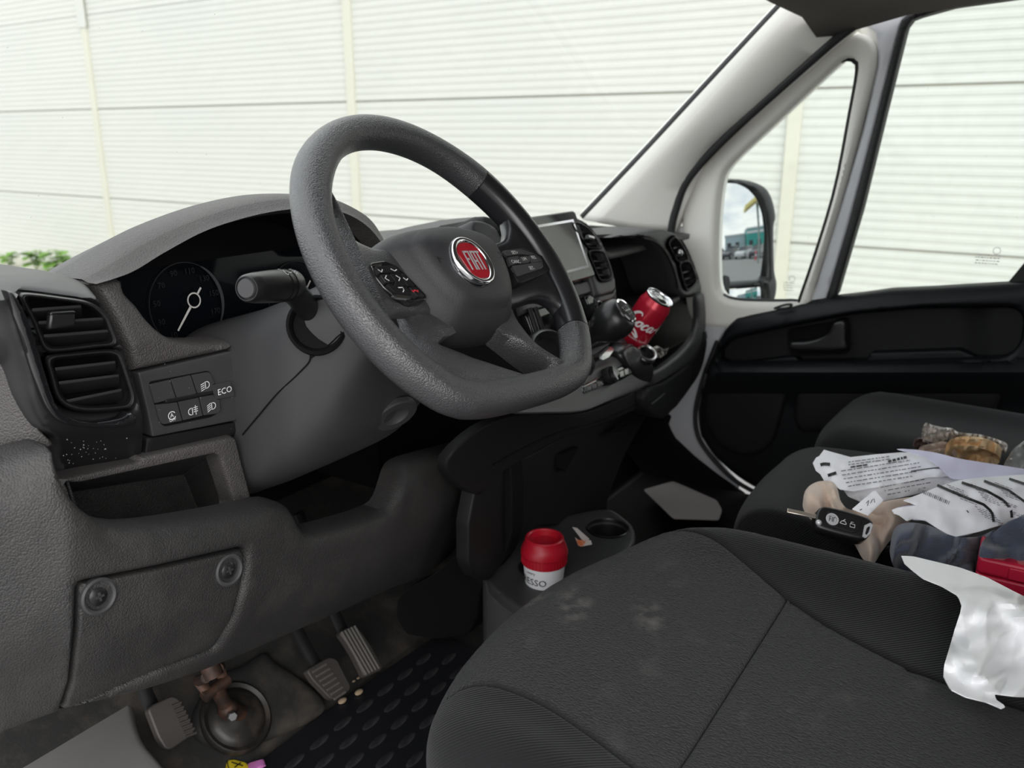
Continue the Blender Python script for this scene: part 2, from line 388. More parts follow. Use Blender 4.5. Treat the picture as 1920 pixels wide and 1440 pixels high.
M['soil'] = mat('dry_verge', (.42, .40, .32), .95, bump=('noise', 40, .8, .01), noise=(5, (.62, .60, .52), .3, .7))
m = MB(); m.grid([[(WX-1.1, y, GZ+.004), (WX-.6, y, GZ+.05), (WX-.05, y, GZ+.09), (WX+.05, y, GZ+.09)] for y in np.linspace(-2.9, 17, 20)])
tag(m.build('verge', M['soil'], None, fixn=False), kind='structure')
M['leaf'] = mat('weed_leaf', (.16, .32, .045), .6)
M['stem'] = mat('weed_stem', (.14, .22, .05), .7)
def weed(px, py, n, size, label, seed):
    R = random.Random(seed); b = un(px, py, X=WX-.45); b[2] = GZ+.05
    t = thing('weed', label, 'weed', tuple(b), 'weeds along the foot of the wall')
    for s in range(n):
        a = R.uniform(0, 6.28); h = size*R.uniform(.6, 1.1); tip = b+V((.3*size*math.cos(a), .5*size*math.sin(a), h))
        m = MB(); m.tube(cat([b, (b+tip)/2+V((.02, 0, .05*size)), tip], 4), .004, 5); m.build('stem', M['stem'], t)
        for k in range(6):
            c0 = b+(tip-b)*R.uniform(.35, 1); a2 = R.uniform(0, 6.28); L = size*R.uniform(.34, .52)
            dx = V((math.cos(a2), math.sin(a2), R.uniform(-.2, .5))); sd = np.cross(dx, (0, 0, 1)); sd = sd/np.linalg.norm(sd)
            m = MB(); m.grid([[c0+dx*L*q+sd*L*.55*math.sin(math.pi*min(1, q*1.02+.02))**.7*sg+V((0, 0, -.25*L*q*q+.05*L*abs(sg))) for sg in (-1, 0, 1)] for q in (0, .2, .45, .7, .9, 1)])
            m.build('leaf', M['leaf'], t, fixn=False)
weed(112, 520, 6, .30, 'bright green broad leaf weed beside the dash hood', 1)
weed(70, 524, 5, .26, 'pale green weed seen through the windscreen corner', 2)
weed(20, 524, 4, .20, 'small weed at the left edge of the windscreen view', 3)

# ================================================================== VAN SHELL
M['glass'] = bpy.data.materials.new('window_glass'); M['glass'].use_nodes = True
def glass(m, dust=.03, tint=(.96, .985, .97)):
    nt = m.node_tree; nt.nodes.clear(); o = nt.nodes.new('ShaderNodeOutputMaterial'); t = nt.nodes.new('ShaderNodeBsdfTransparent'); t.inputs[0].default_value = (*tint, 1)
    g = nt.nodes.new('ShaderNodeBsdfGlossy'); g.inputs['Roughness'].default_value = .02; fr = nt.nodes.new('ShaderNodeFresnel'); fr.inputs['IOR'].default_value = 1.25
    a = nt.nodes.new('ShaderNodeMixShader'); nt.links.new(fr.outputs[0], a.inputs[0]); nt.links.new(t.outputs[0], a.inputs[1]); nt.links.new(g.outputs[0], a.inputs[2])
    df = nt.nodes.new('ShaderNodeBsdfDiffuse'); df.inputs[0].default_value = (.6, .6, .56, 1); tcn = nt.nodes.new('ShaderNodeTexCoord')
    n = nt.nodes.new('ShaderNodeTexNoise'); n.inputs['Scale'].default_value = 26; n.inputs['Detail'].default_value = 8; r = nt.nodes.new('ShaderNodeMapRange'); r.inputs['From Min'].default_value = .45; r.inputs['From Max'].default_value = .8; r.inputs['To Max'].default_value = dust
    vo = nt.nodes.new('ShaderNodeTexVoronoi'); vo.inputs['Scale'].default_value = 34; r2 = nt.nodes.new('ShaderNodeMapRange'); r2.inputs['From Min'].default_value = .035; r2.inputs['From Max'].default_value = .02; r2.inputs['To Max'].default_value = .5
    ad = nt.nodes.new('ShaderNodeMath'); ad.operation = 'ADD'; ad.use_clamp = True
    nt.links.new(tcn.outputs['Object'], n.inputs['Vector']); nt.links.new(tcn.outputs['Object'], vo.inputs['Vector']); nt.links.new(n.outputs['Fac'], r.inputs['Value']); nt.links.new(vo.outputs['Distance'], r2.inputs['Value'])
    nt.links.new(r.outputs[0], ad.inputs[0]); nt.links.new(r2.outputs[0], ad.inputs[1])
    b = nt.nodes.new('ShaderNodeMixShader'); nt.links.new(ad.outputs[0], b.inputs[0]); nt.links.new(a.outputs[0], b.inputs[1]); nt.links.new(df.outputs[0], b.inputs[2]); nt.links.new(b.outputs[0], o.inputs[0])
    return m
glass(M['glass'])
# windscreen: raked, curved in plan
def ws(x, q):   # q 0 base .. 1 top
    bow = .26*(1-(x/.80)**2); return V((x*(1-.06*q), .56+bow*(1-.35*q)-.60*q, .60+.60*q))
m = MB(); m.grid([[ws(x, q) for x in np.linspace(-.80, .80, 25)] for q in np.linspace(0, 1, 13)])
tag(m.build('window_1', M['glass'], None, fixn=False), 'large raked windscreen in front of the dashboard', 'windscreen', kind='structure')
# floor, toe board, firewall, bulkhead, roof
m = MB(); m.aab(-.80, .86, -.95, .36, -.03, -.002)
m.add([(-.80, .36, -.002), (.86, .36, -.002), (.86, .62, .24), (-.80, .62, .24), (-.80, .36, -.03), (.86, .36, -.03), (.86, .66, .24), (-.80, .66, .24)], [(0, 1, 2, 3), (4, 7, 6, 5), (0, 3, 7, 4), (1, 5, 6, 2)])
tag(m.build('floor', M['floor'], None, smooth=0), kind='structure')
m = MB(); m.aab(-.86, .86, .62, .66, .2, .62); tag(m.build('wall_front', M['dark'], None), kind='structure')
m = MB(); m.aab(-.88, .88, -.99, -.95, -.03, 1.25); tag(m.build('wall_back', M['bulk'], None), kind='structure')
top = [un(1470, -8, X=.70), un(1500, 12, X=.74), un(1600, 52, X=.84), un(1640, 10, X=.86)]
m = MB(); rows = []
for y in (-.95, -.6, -.35, -.15, -.03, .02):
    e = max(0, (y+.35)/.37); zc = 1.235-.06*e*e; rows.append([V((x, y-(.0 if abs(x) < .7 else .03)+.10*e*(1-(x/.86)**2), zc-(.09*(abs(x)/.86)**6))) for x in np.linspace(-.86, .86, 21)])
m.grid(rows); tag(m.build('ceiling', M['head'], None, fixn=False, solid=.02), kind='structure')

# right windscreen pillar trim with its tweeter grille
pil = thing('trim_1', 'light grey windscreen pillar trim above the dash end', 'pillar trim', tuple(un(1180, 430, X=.78)), kind='structure')
ptop = [(1484, -6), (1415, 68), (1300, 192), (1200, 300), (1094, 412)]
pmid = [(1545, 18), (1470, 95), (1368, 205), (1270, 310), (1178, 428)]
pdoor = [(1606, 50), (1530, 118), (1440, 195), (1330, 288), (1262, 438)]
rows = [cat([un(x-8, y-8, X=.815) for x, y in ptop], 6), cat([un(x, y, X=.802) for x, y in ptop], 6), cat([un(x*.6+a*.4, y*.6+b*.4, X=.806) for (x, y), (a, b) in zip(ptop, pmid)], 6),
        cat([un(x, y, X=.824) for x, y in pmid], 6), cat([un(x, y, X=.865) for x, y in pdoor], 6), cat([un(x+6, y+2, X=.91) for x, y in pdoor], 6)]
m = MB(); m.grid(rows); m.build('pillar_cover', M['pillar'], pil, smooth=60, fixn=False, solid=.006)
m = MB(); m.grid([cat([un(x-6, y-8, X=.808) for x, y in ptop], 4), cat([un(x-1, y-2, X=.80) for x, y in ptop], 4)]); m.build('glass_seal', M['seal'], pil, solid=.004)
tw = [un(x, y, X=xx) for x, y, xx in ((1208, 371, .824), (1241, 366, .840), (1238, 413, .850), (1166, 426, .822))]
twc = sum(tw)/4; twn = np.cross(tw[1]-tw[0], tw[3]-tw[0]); twn = twn/np.linalg.norm(twn)
if twn@(CAM-twc) < 0: twn = -twn
M['grille'] = mat('speaker_grille', (.42, .41, .39), .6)
q = [p+twn*.004 for p in rnd(tw, .012)]
m = MB(); m.prism(q, -twn*.006); gr = m.build('tweeter_grille', M['grille'], pil, bevel=.0015)
m = MB(); dot = []
ex = (tw[2]-tw[3]); ex /= np.linalg.norm(ex); ey = np.cross(twn, ex)
uvp = [np.array([(p-twc)@ex, (p-twc)@ey]) for p in tw]
M['hole'] = mat('grille_hole', (.10, .10, .10), .8)
for i in range(-16, 17):
    for j in range(-12, 13):
        u, v = (i+.5*(j % 2))*.0046, j*.004
        if inside(np.array([[u, v]]), np.array(uvp)*.86)[0]:
            c0 = twc+twn*.0048+u*ex+v*ey; m.add([c0+.0014*(math.cos(a)*ex+math.sin(a)*ey) for a in np.arange(6)*math.pi/3], [tuple(range(6))])
tag(m.build('grille_holes', M['hole'], gr, smooth=0, fixn=False), kind='stuff')
# ================================================================== PASSENGER DOOR
DX = .87
def fx(x): return lambda px, py: un(px, py, X=x)
door = thing('door_1', 'black passenger door with grey window surround, closed', 'door', (DX, -.15, .02), kind='structure')
tri = [(1346, 548), (1341, 500), (1342, 420), (1350, 345), (1368, 308), (1440, 240), (1560, 128), (1585, 109), (1602, 112), (1606, 130), (1592, 210), (1560, 370), (1500, 556), (1488, 566), (1420, 567), (1368, 563)]
tri = rs(cat(tri, 4, True), 110)
tri_o = [(1292, 600), (1280, 520), (1276, 440), (1278, 380), (1306, 322), (1400, 222), (1530, 105), (1580, 72), (1616, 62), (1640, 88), (1638, 140), (1612, 240), (1574, 380), (1524, 540), (1512, 575), (1420, 612), (1345, 618)]
panel('quarter_window_surround', M['pillar'], door, rs(cat(tri_o, 4, True), 120), fx(.885), 18, [tri], (1, 0, 0), .03, 12, .02)
# light inner lip around the quarter glass and its rubber
tin = [V(p) for p in tri]; cen = sum(tin)/len(tin)
m = MB(); m.ringp([un(*(cen+(p-cen)*1.02), X=.897) for p in tin], [un(*(cen+(p-cen)*.975), X=.905) for p in tin], (.012, 0, 0)); m.build('quarter_window_seal', M['seal'], door)
m = MB(); m.prism([un(*(cen+(p-cen)*1.0), X=.912) for p in tin], (.003, 0, 0)); q = m.build('quarter_window_pane', M['glass'], door, smooth=0)
# lower light panel under the quarter window running down beside the dash end
lowp = [(1258, 430), (1290, 420), (1300, 560), (1330, 600), (1395, 592), (1372, 606), (1352, 630), (1335, 665), (1322, 705), (1308, 765), (1312, 812), (1345, 866), (1388, 912), (1380, 925), (1330, 885), (1290, 850), (1258, 815), (1248, 780), (1262, 735), (1300, 690), (1316, 640), (1318, 560), (1290, 470)]
panel('door_aperture_trim', M['paintw'], pil, rs(lowp, 90), fx(.89), 18, (), (1, 0, 0), .01, 6, .006)
# seal between pillar and door
sl = [(1640, 22), (1602, 48), (1560, 80), (1460, 168), (1380, 240), (1320, 300), (1285, 345), (1268, 390), (1258, 440), (1262, 520)]
m = MB(); m.tube(cat([un(x, y, X=.855) for x, y in sl], 6), .0095, 10); m.build('door_seal', M['seal'], pil)
panel('header_corner', M['pillar'], door, [(1588, 48), (1640, 8), (1700, -20), (1700, 20), (1672, 120), (1640, 110), (1632, 80), (1610, 60)], fx(.908), 14, (), (1, 0, 0), .02)
# window frame: white body strip + black channel + side glass
strip = [(1500, 580), (1526, 545), (1580, 370), (1618, 240), (1646, 110), (1640, 60), (1612, 38), (1660, 4), (1740, -30), (1935, -60), (1935, -26), (1780, -2), (1712, 18), (1690, 40), (1640, 240), (1592, 420), (1548, 570)]
panel('window_frame', M['paintw'], door, rs(strip, 90), fx(.90), 20, (), (1, 0, 0), .03, 7, .01)
chan = [(1545, 570), (1590, 420), (1640, 230), (1688, 38), (1706, 22), (1780, 0), (1935, -24), (1935, -8), (1790, 12), (1712, 34), (1700, 50), (1660, 210), (1616, 390), (1566, 560)]
panel('window_channel', M['seal'], door, rs(chan, 100), fx(.893), 18, (), (1, 0, 0), .03, 5, .008)
m = MB(); m.prism([un(x, y, X=.915) for x, y in ((1556, 575), (1712, 20), (1960, -30), (1960, 575))], (.003, 0, 0)); m.build('side_window_pane', M['glass'], door, smooth=0)
m = MB(); m.prism([un(x, y, X=.905) for x, y in ((1886, 535), (1925, 488), (1960, 460), (1960, 540))], (.02, 0, 0)); m.build('window_corner_seal', M['seal'], door)
# printed glass marks
M['mark'] = mat('glass_print', (.35, .36, .34), .6)
def gmark(ctr, w, label, X):
    m = MB(); pc = un(*ctr, X=X); R = random.Random(7)
    pl = lambda u, v, h: pc+V((-h, -u, v))
    for r_ in range(4):
        u = -w/2+R.uniform(0, .004)
        while u < w/2:
            L = R.uniform(.002, .006); stroke(m, [(u, -.006*r_), (u+L, -.006*r_)], .0018, pl, .001); u += L+.002
    stroke(m, [(w*.35+.007*math.cos(a), .010+.007*math.sin(a)) for a in np.arange(14)*2*math.pi/14], .001, pl, .001, True)
    return m.build('glass_print', M['mark'], door, smooth=0, fixn=False)
gmark((1852, 478), .045, '', .914); gmark((1478, 530), .024, '', .911)
# door card
card = [(1380, 597), (1455, 578), (1489, 571), (1537, 560), (1612, 552), (1669, 544), (1740, 541), (1930, 530), (1990, 530), (1990, 1010), (1600, 1000), (1430, 925), (1399, 908), (1372, 889), (1339, 859), (1311, 817), (1306, 772), (1320, 701), (1339, 656), (1360, 615)]
boat = rnd([(1350, 684), (1345, 662), (1370, 636), (1480, 612), (1600, 588), (1730, 577), (1903, 576), (1920, 590), (1916, 640), (1900, 662), (1885, 671), (1640, 678), (1400, 684)], 14)
def cardf(px, py):
    # armrest zone stands out; top ledge leans to the glass
    x = .865
    if py > 680: x -= .035*math.exp(-((py-702)/22)**2)
    if py > 740: x += .01
    ty = 600-(px-1380)*.13
    if py < ty+18: x += .03*((ty+18-py)/40)**1.5
    return un(px, py, X=x)
panel('door_card', M['door'], door, rs(card, 120), cardf, 14, [rs(boat, 80)], (1, 0, 0), .03, 10, .012)
def boatf(px, py): return un(px, py, X=.918-.02*(px > 1810)*min(1, (px-1810)/50))
panel('door_recess', M['matte'], door, [p for p in rnd([(1338, 690), (1335, 650), (1370, 622), (1600, 575), (1730, 566), (1930, 565), (1940, 600), (1920, 672), (1640, 690)], 10)], boatf, 16, (), (1, 0, 0), .01)
m = MB(); m.ringp([un(*p, X=.872) for p in rs(boat, 80)], [un(*(V((1640, 630))+(p-V((1640, 630)))*V((.995, .97))), X=.925) for p in rs(boat, 80)], (.006, 0, 0)); m.build('recess_wall', M['door'], door)
# grab ledge / tray
panel('ledge_tray', M['door'], door, rnd([(1350, 686), (1460, 672), (1490, 668), (1500, 678), (1625, 676), (1632, 662), (1800, 656), (1830, 668), (1898, 668), (1890, 680), (1400, 692)], 4), fx(.888), 8, (), (1, 0, 0), .04, 3, .006)
# inner handle
hb = rnd([(1476, 618), (1592, 600), (1592, 664), (1480, 668)], 10)
panel('handle_bowl', M['dark'], door, hb, fx(.905), 12, (), (1, 0, 0), .01)
hl = [(1481, 642), (1510, 640), (1537, 633), (1552, 622), (1560, 606), (1574, 601), (1586, 604), (1587, 640), (1586, 657), (1530, 660), (1481, 657)]
panel('door_handle', M['satin'], door, rs(cat(hl, 4, True), 60), fx(.872), 7, (), (1, 0, 0), .02, 6, .012)
# lower details: speaker / bottle pocket relief
panel('door_pocket', M['matte'], door, rnd([(1325, 715), (1465, 712), (1478, 730), (1450, 830), (1430, 850), (1395, 860), (1345, 838), (1320, 800), (1314, 770)], 16), fx(.862), 14, (), (1, 0, 0), .02, 10, .01)
panel('pocket_strap', M['matte'], door, rnd([(1492, 728), (1892, 712), (1855, 800), (1500, 812), (1486, 790)], 14), fx(.862), 16, (), (1, 0, 0), .02, 10, .01)
m = MB(); m.tube(cat([un(x, y, X=.868) for x, y in ((1345, 640), (1318, 712), (1304, 772), (1310, 820), (1342, 866), (1384, 905), (1440, 935))], 6), .006, 8); m.build('door_edge_seal', M['seal'], door)
m = MB(); m.tube(cat([un(x, y, X=.868) for x, y in ((1452, 579), (1470, 572), (1484, 571), (1478, 577))], 4, True), .003, 6); m.build('defroster_slot', M['seal'], door)

# passenger kick panel, then black sheets added to paint shade into the footwell
kp_ = [(1188, 762), (1256, 779), (1249, 800), (1262, 824), (1300, 860), (1345, 895), (1396, 930), (1420, 1010), (1180, 1010), (1120, 960), (1145, 870)]
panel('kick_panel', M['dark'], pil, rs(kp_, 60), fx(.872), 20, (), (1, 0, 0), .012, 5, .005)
m = MB(); m.prism([(.22, -.6, 0), (.86, -.6, 0), (.86, .34, 0), (.22, .34, 0)], (0, 0, .004)); tag(m.build('dark_floor_sheet', M['dark'], None), 'black sheet added as painted shade in the passenger footwell', 'dark_floor_sheet', kind='structure')
m = MB(); m.add([(.22, .36, .004), (.86, .36, .004), (.86, .60, .23), (.22, .60, .23), (.22, .61, .42), (.86, .61, .42)], [(0, 1, 2, 3), (3, 2, 5, 4)]); tag(m.build('toe_shade_sheet', M['dark'], None, fixn=False, solid=.004), 'black sheet added as painted shade on the passenger toe board', 'dark_floor_sheet', kind='structure')
# ================================================================== DASHBOARD
def fy(y): return lambda px, py: un(px, py, Y=y)
YB = (0, 1, 0)
dash = thing('dashboard', 'black grained van dashboard spanning the cab under the windscreen', 'dashboard', (0, .3, .05))
# ---- dash top slab between hood, screen and windscreen
def ztop(x, y):
    z = .700+.012*math.exp(-((x+.05)/.25)**2)
    if x > .28: z -= .05*min(1, (x-.28)/.12)
    return z-.25*max(0, y-.50)**1.5-.10*max(0, .27-y)
rows = []
for q in np.linspace(0, 1, 12):
    r_ = []
    for x in np.linspace(-.82, .84, 44):
        y0 = float(np.interp(x, [-.74, -.70, -.22, -.16, .30, .84], [.24, .40, .40, .25, .25, .25])); y1 = .53+.24*(1-(x/.82)**2); y = y0+(y1-y0)*q
        r_.append(V((x, y, ztop(x, y))))
    rows.append(r_)
m = MB(); m.grid(rows); m.build('dash_top', M['leather'], dash, fixn=False, solid=.012)
# ---- body filling behind the fascia (dark)
m = MB(); m.aab(-.84, -.60, .33, .50, .30, .70); m.build('fascia_core', M['dark'], dash)
m = MB(); m.aab(-.14, .84, .40, .55, .30, .66); m.build('rear_core', M['dark'], dash)

# ---- left end: grained end panel, vent pod
endp = [(-70, 540), (0, 575), (17, 630), (42, 700), (53, 750), (75, 805), (104, 834), (104, 837), (-70, 880)]
panel('end_panel', M['leather'], dash, endp, lambda a, b: un(a, b, Y=.206+.028*max(0, (104-a)/104)**1.4), 14, (), YB, .05, 6, .004)
pod_o = [(-70, 520), (0, 517), (56, 516), (100, 511), (133, 517), (167, 530), (189, 553), (211, 586), (239, 647), (258, 705), (275, 767), (279, 800), (276, 850), (267, 864), (194, 885), (119, 902), (108, 862), (103, 833), (75, 805), (53, 750), (42, 700), (17, 630), (0, 583), (-70, 540)]
v1 = [(46, 560), (51, 555), (72, 556), (117, 562), (156, 568), (178, 578), (196, 596), (206, 619), (212, 636), (207, 644), (178, 647), (106, 655), (89, 651), (81, 639), (67, 603), (54, 578)]
v2 = [(94, 681), (101, 671), (133, 667), (194, 661), (217, 664), (226, 678), (239, 717), (246, 742), (242, 757), (228, 762), (172, 766), (139, 762), (119, 751), (108, 733), (100, 703)]
def gro(poly, k):
    c0 = sum(V(p) for p in poly)/len(poly); return [c0+(V(p)-c0)*k for p in poly]
def podf(px, py):
    y = .200+.00055*max(0, py-803)
    if py < 560: y += .0012*(560-py)
    return un(px, py, Y=y)
panel('vent_pod', M['pod'], dash, cat(pod_o, 3, True), podf, 13, [cat(gro(v1, 1.10), 3, True), cat(gro(v2, 1.10), 3, True)], YB, .12, 15, .022)
def vent(parent, poly, frame_fn, depth_back, slats, matr, name='air_vent', thick=.010, k1=1.14, inner=.90, knob=None, hh=.0):
    """bezel ring + dark duct + slats, laid on frame_fn(px,py,h) (h>0 towards the cabin)"""
    pts = cat(poly, 4, True); n = 72
    o = rs(gro(pts, k1), n); i1 = rs(gro(pts, 1.0), n); i2 = rs(gro(pts, inner), n)
    m = MB(); rows = [[frame_fn(*p, -.012) for p in o], [frame_fn(*p, .000) for p in o], [frame_fn(*p, .004) for p in rs(gro(pts, (k1+1)/2), n)], [frame_fn(*p, .003) for p in i1], [frame_fn(*p, -.008) for p in i2], [frame_fn(*p, -.030) for p in i2]]
    m.grid(rows, cu_=True); b = m.build(name, matr, parent, smooth=50)
    m = MB(); m.grid([[frame_fn(*p, .0036) for p in rs(gro(pts, 1.035), n)], [frame_fn(*p, .0046) for p in rs(gro(pts, 1.018), n)], [frame_fn(*p, .0034) for p in i1]], cu_=True); m.build('vent_trim_ring', M['ringm'], b, smooth=60)
    m = MB(); m.add([frame_fn(*p, -.030) for p in i2], [tuple(range(n))]); m.build('vent_duct', M['dark'], b, smooth=0)
    I2 = np.array([p for p in i2])
    for (a, c_) in slats:
        a, c_ = V(a), V(c_); e = (c_-a)/np.linalg.norm(c_-a)
        f0, f1 = frame_fn(*a, -.004), frame_fn(*c_, -.004); g0, g1 = frame_fn(*a, -.026), frame_fn(*c_, -.026)
        dn = V((0, 0, -.0028)); fw = (g0-f0); tilt = V((0, 0, -.010))
        m = MB(); m.add([f0, f1, g1+tilt, g0+tilt, f0+dn, f1+dn, g1+tilt+dn, g0+tilt+dn], [(0, 1, 2, 3), (7, 6, 5, 4), (0, 4, 5, 1), (1, 5, 6, 2), (2, 6, 7, 3), (3, 7, 4, 0)])
        m.build('vent_slat', M['slat'], b, bevel=.0006, smooth=30)
    return b
def podh(px, py, h): return un(px, py, Y=.200-h)
vt = vent(dash, v1, podh, .03, [((60, 578), (152, 571)), ((72, 602), (200, 594)), ((82, 627), (206, 617))], M['satin'], k1=1.13)
m = MB(); k0 = [un(x, y, Y=.190) for x, y in ((95, 588), (142, 586), (143, 612), (92, 618))]; m.prism(k0, (0, .007, -.001)); kb = m.build('vent_tab', M['satin'], vt, bevel=.002)
m = MB(); m.prism([un(x, y, Y=.1895) for x, y in ((96, 586), (141, 583), (144, 588), (94, 591))], (0, .006, 0)); m.build('tab_insert', M['gloss'], vt, bevel=.001)
vent(dash, v2, podh, .03, [((103, 689), (216, 676)), ((110, 715), (223, 701)), ((122, 750), (228, 728))], M['satin'], k1=1.13)
gl = [(16, 546), (30, 580), (50, 640), (72, 710), (90, 762), (112, 789), (150, 802), (200, 804), (256, 797), (254, 776), (242, 773), (232, 783), (180, 792), (140, 786), (112, 768), (97, 735), (80, 680), (60, 615), (42, 575), (27, 550)]
panel('gloss_strip', M['gloss'], dash, rs(cat(gl, 2, True), 90), fy(.190), 5, (), YB, .008, 3, .004)

# ---- fascia to the left of the cluster
fas = [(168, 531), (200, 522), (232, 521), (240, 548), (262, 572), (285, 602), (318, 630), (352, 641), (400, 644), (444, 640), (444, 654), (440, 659), (350, 678), (259, 698), (250, 690), (236, 640), (208, 580), (188, 550)]
def fasf(px, py): return un(px, py, Y=.222+.00020*max(0, 640-py))
panel('fascia_panel', M['leather'], dash, cat(fas, 3, True), fasf, 12, (), YB, .03, 13, .02)
# switch panel and its buttons
sw_o = rnd([(259, 699), (440, 657), (453, 722), (449, 788), (286, 820), (276, 770)], 5)
panel('switch_panel', M['soft'], dash, sw_o, fy(.222), 14, (), YB, .03, 3, .003)
SW = Fr((-.62, .2215, .62), (1, 0, 0), (0, 0, 1))
def swp(px, py, h): return un(px, py, Y=.2215-h)
def btn(quad, r, name='switch_button', mt='soft', h=.0026, parent=dash):
    pts = rnd(quad, r); m = MB(); m.prism([swp(*p, h) for p in pts], (0, .006, 0)); return m.build(name, M[mt], parent, bevel=.0006)
# one dark surround so that the gaps between keys read as gaps
m = MB(); m.prism([swp(*p, .0008) for p in rnd([(280, 716), (392, 695), (404, 722), (413, 750), (414, 770), (396, 782), (307, 800), (297, 785)], 6)], (0, .004, 0)); m.build('switch_well', M['dark'], dash)
B = {}
def zq(*pts): return [(240+x/8, 660+y/8) for x, y in pts]
B['blank'] = btn(zq((325, 490), (628, 420), (718, 690), (405, 768)), [5, 1, 1, 1])
B['blank2'] = btn(zq((648, 415), (940, 352), (1028, 625), (738, 688)), 1)
B['beam_up'] = btn(zq((960, 348), (1225, 298), (1300, 470), (1255, 505), (1272, 585), (1048, 620)), [1, 6, 1, 1, 1, 1])
B['stop'] = btn(zq((418, 795), (735, 752), (812, 1030), (512, 1090), (470, 1000)), [1, 1, 1, 6, 4])
B['fog'] = btn(zq((758, 745), (1055, 682), (1120, 955), (830, 1025)), 1)
B['beam_dn'] = btn(zq((1075, 676), (1280, 640), (1320, 712), (1378, 712), (1390, 880), (1330, 925), (1138, 950)), [1, 1, 1, 1, 4, 6, 1])
B['eco'] = btn(zq((1252, 500), (1535, 440), (1598, 658), (1318, 712)), 1)
m = MB(); m.prism([swp(*p, .0046) for p in rnd(zq((565, 738), (590, 715), (1275, 590), (1285, 625), (600, 765), (575, 765)), 1.5)], (0, .006, 0)); m.build('switch_divider', M['satin'], dash, bevel=.0006)
# key symbols
def sw2(cx, cy):
    o = swp(cx, cy, 0.0); s = .000485
    ex = V((1, 0, 0)); ez = V((0, 0, 1))
    return lambda u, v, h: o+.74*u*ex+.74*v*ez+V((0, -h-.003, 0))
def zc(x, y): return (240+x/8, 660+y/8)
lettering('ECO', .0128, sw2(*zc(1422, 575)), 'lettering', M['white'], B['eco'])
pl = sw2(*zc(628, 945)); m = MB(); stroke(m, [(.0056*math.cos(a), .0056*math.sin(a)) for a in np.linspace(.5, 5.9, 18)], .0012, pl); m.build('symbol', M['white'], B['stop'], fixn=False, smooth=0)
lettering('A', .0085, pl, 'lettering', M['white'], B['stop']); lettering('OFF', .0062, sw2(*zc(640, 1010)), 'lettering', M['white'], B['stop'])
def lamp(pl, parent, flip=1, kind='beam'):
    m = MB(); D = [(0, .005), (.003, .0047), (.0058, .003), (.0066, 0), (.0058, -.003), (.003, -.0047), (0, -.005)]
    if kind == 'fog': D = [(-x, y) for x, y in D]
    stroke(m, [(x*1.0, y) for x, y in D], .0011, pl, .0005, True)
    for k in range(4):
        y = .0045-.003*k
        if kind == 'fog': stroke(m, [(.002, y), (.009, y)], .001, pl) if k < 3 else None
        else: stroke(m, [(-.0015, y-.0006*flip), (-.008, y-.0025)], .001, pl)
    if kind == 'fog': stroke(m, [(.0055, .0075), (.0055, -.0065)], .001, pl)
    m.build('symbol', M['white'], parent, fixn=False, smooth=0)
lamp(sw2(*zc(1130, 490)), B['beam_up']); lamp(sw2(*zc(1225, 805)), B['beam_dn'], -1); lamp(sw2(*zc(935, 880)), B['fog'], 1, 'fog')
# textured band under the switches
panel('lower_band', M['matte'], dash, [(276, 822), (449, 790), (447, 800), (440, 818), (272, 858)], fy(.226), 12, (), YB, .03, 2, .002)
# ---- storage cubby
cub_o = rs([(262, 866), (268, 858), (442, 818), (475, 945), (478, 965), (440, 965), (400, 985), (230, 1010), (130, 960), (112, 900)], 90)
cub_i = rs([(150, 906), (270, 880), (404, 851), (412, 856), (441, 948), (436, 962), (400, 985), (226, 1002), (140, 955), (125, 905)], 90)
panel('cubby_frame', M['leather'], dash, cub_o, fy(.214), 14, [cub_i], YB, .02, 4, .006)
A = [un(x, y, Y=.219) for x, y in ((125, 898), (413, 840), (445, 955), (160, 1010))]
Bk = [un(x, y, Y=.315) for x, y in ((100, 925), (345, 887), (373, 958), (120, 1005))]
m = MB(); m.add(A+Bk, [(4, 5, 6, 7), (0, 1, 5, 4), (1, 2, 6, 5), (2, 3, 7, 6), (3, 0, 4, 7)]); m.build('cubby_liner', M['knee'], dash, smooth=30, fixn=False, solid=.004, bevel=.006, seg=3)

# ---- knee panel
kn = [(-70, 884), (0, 862), (100, 837), (106, 855), (118, 895), (140, 935), (170, 965), (205, 983), (245, 991), (300, 987), (380, 974), (460, 958), (510, 946), (535, 945), (552, 958), (566, 985), (580, 1000), (640, 986), (700, 967), (730, 952), (742, 930), (752, 895), (762, 875), (790, 862), (850, 845), (888, 835), (902, 836), (910, 855), (912, 900), (902, 950), (884, 1000), (850, 1045), (800, 1085), (740, 1108), (660, 1145), (580, 1180), (500, 1215), (400, 1258), (280, 1298), (115, 1340), (12, 1378), (-70, 1400)]
def kneef(px, py):
    top_ = 862+.13*max(0, px-100)*(px < 600)+0; bot = np.interp(px, [0, 115, 400, 600, 760, 912], [1378, 1340, 1258, 1172, 1102, 900]); tp = np.interp(px, [0, 100, 200, 300, 500, 580, 720, 760, 900], [862, 840, 975, 985, 948, 990, 955, 880, 836])
    t = (py-tp)/max(60, bot-tp)
    y = .150+.05*max(0, t-.55)**2*4+.03*max(0, .25-t)**2*8
    y += .10*max(0, (px-700)/210)**2-.012*math.exp(-((px-330)/300)**2)
    if px < 130: y += .02*((130-px)/130)
    return un(px, py, Y=y)
fuse = rnd([(150, 1096), (300, 1066), (462, 1029), (461, 1060), (452, 1110), (438, 1160), (405, 1216), (300, 1256), (118, 1336), (136, 1280), (147, 1180)], [8, 0, 4, 0, 0, 8, 8, 0, 5, 0, 0])
fz = rs(cat(fuse, 1, True), 120)
kneeob = panel('knee_panel', M['knee'], dash, rs(cat(kn, 2, True), 230), kneef, 15, [fz], YB, .02, 14, .016)
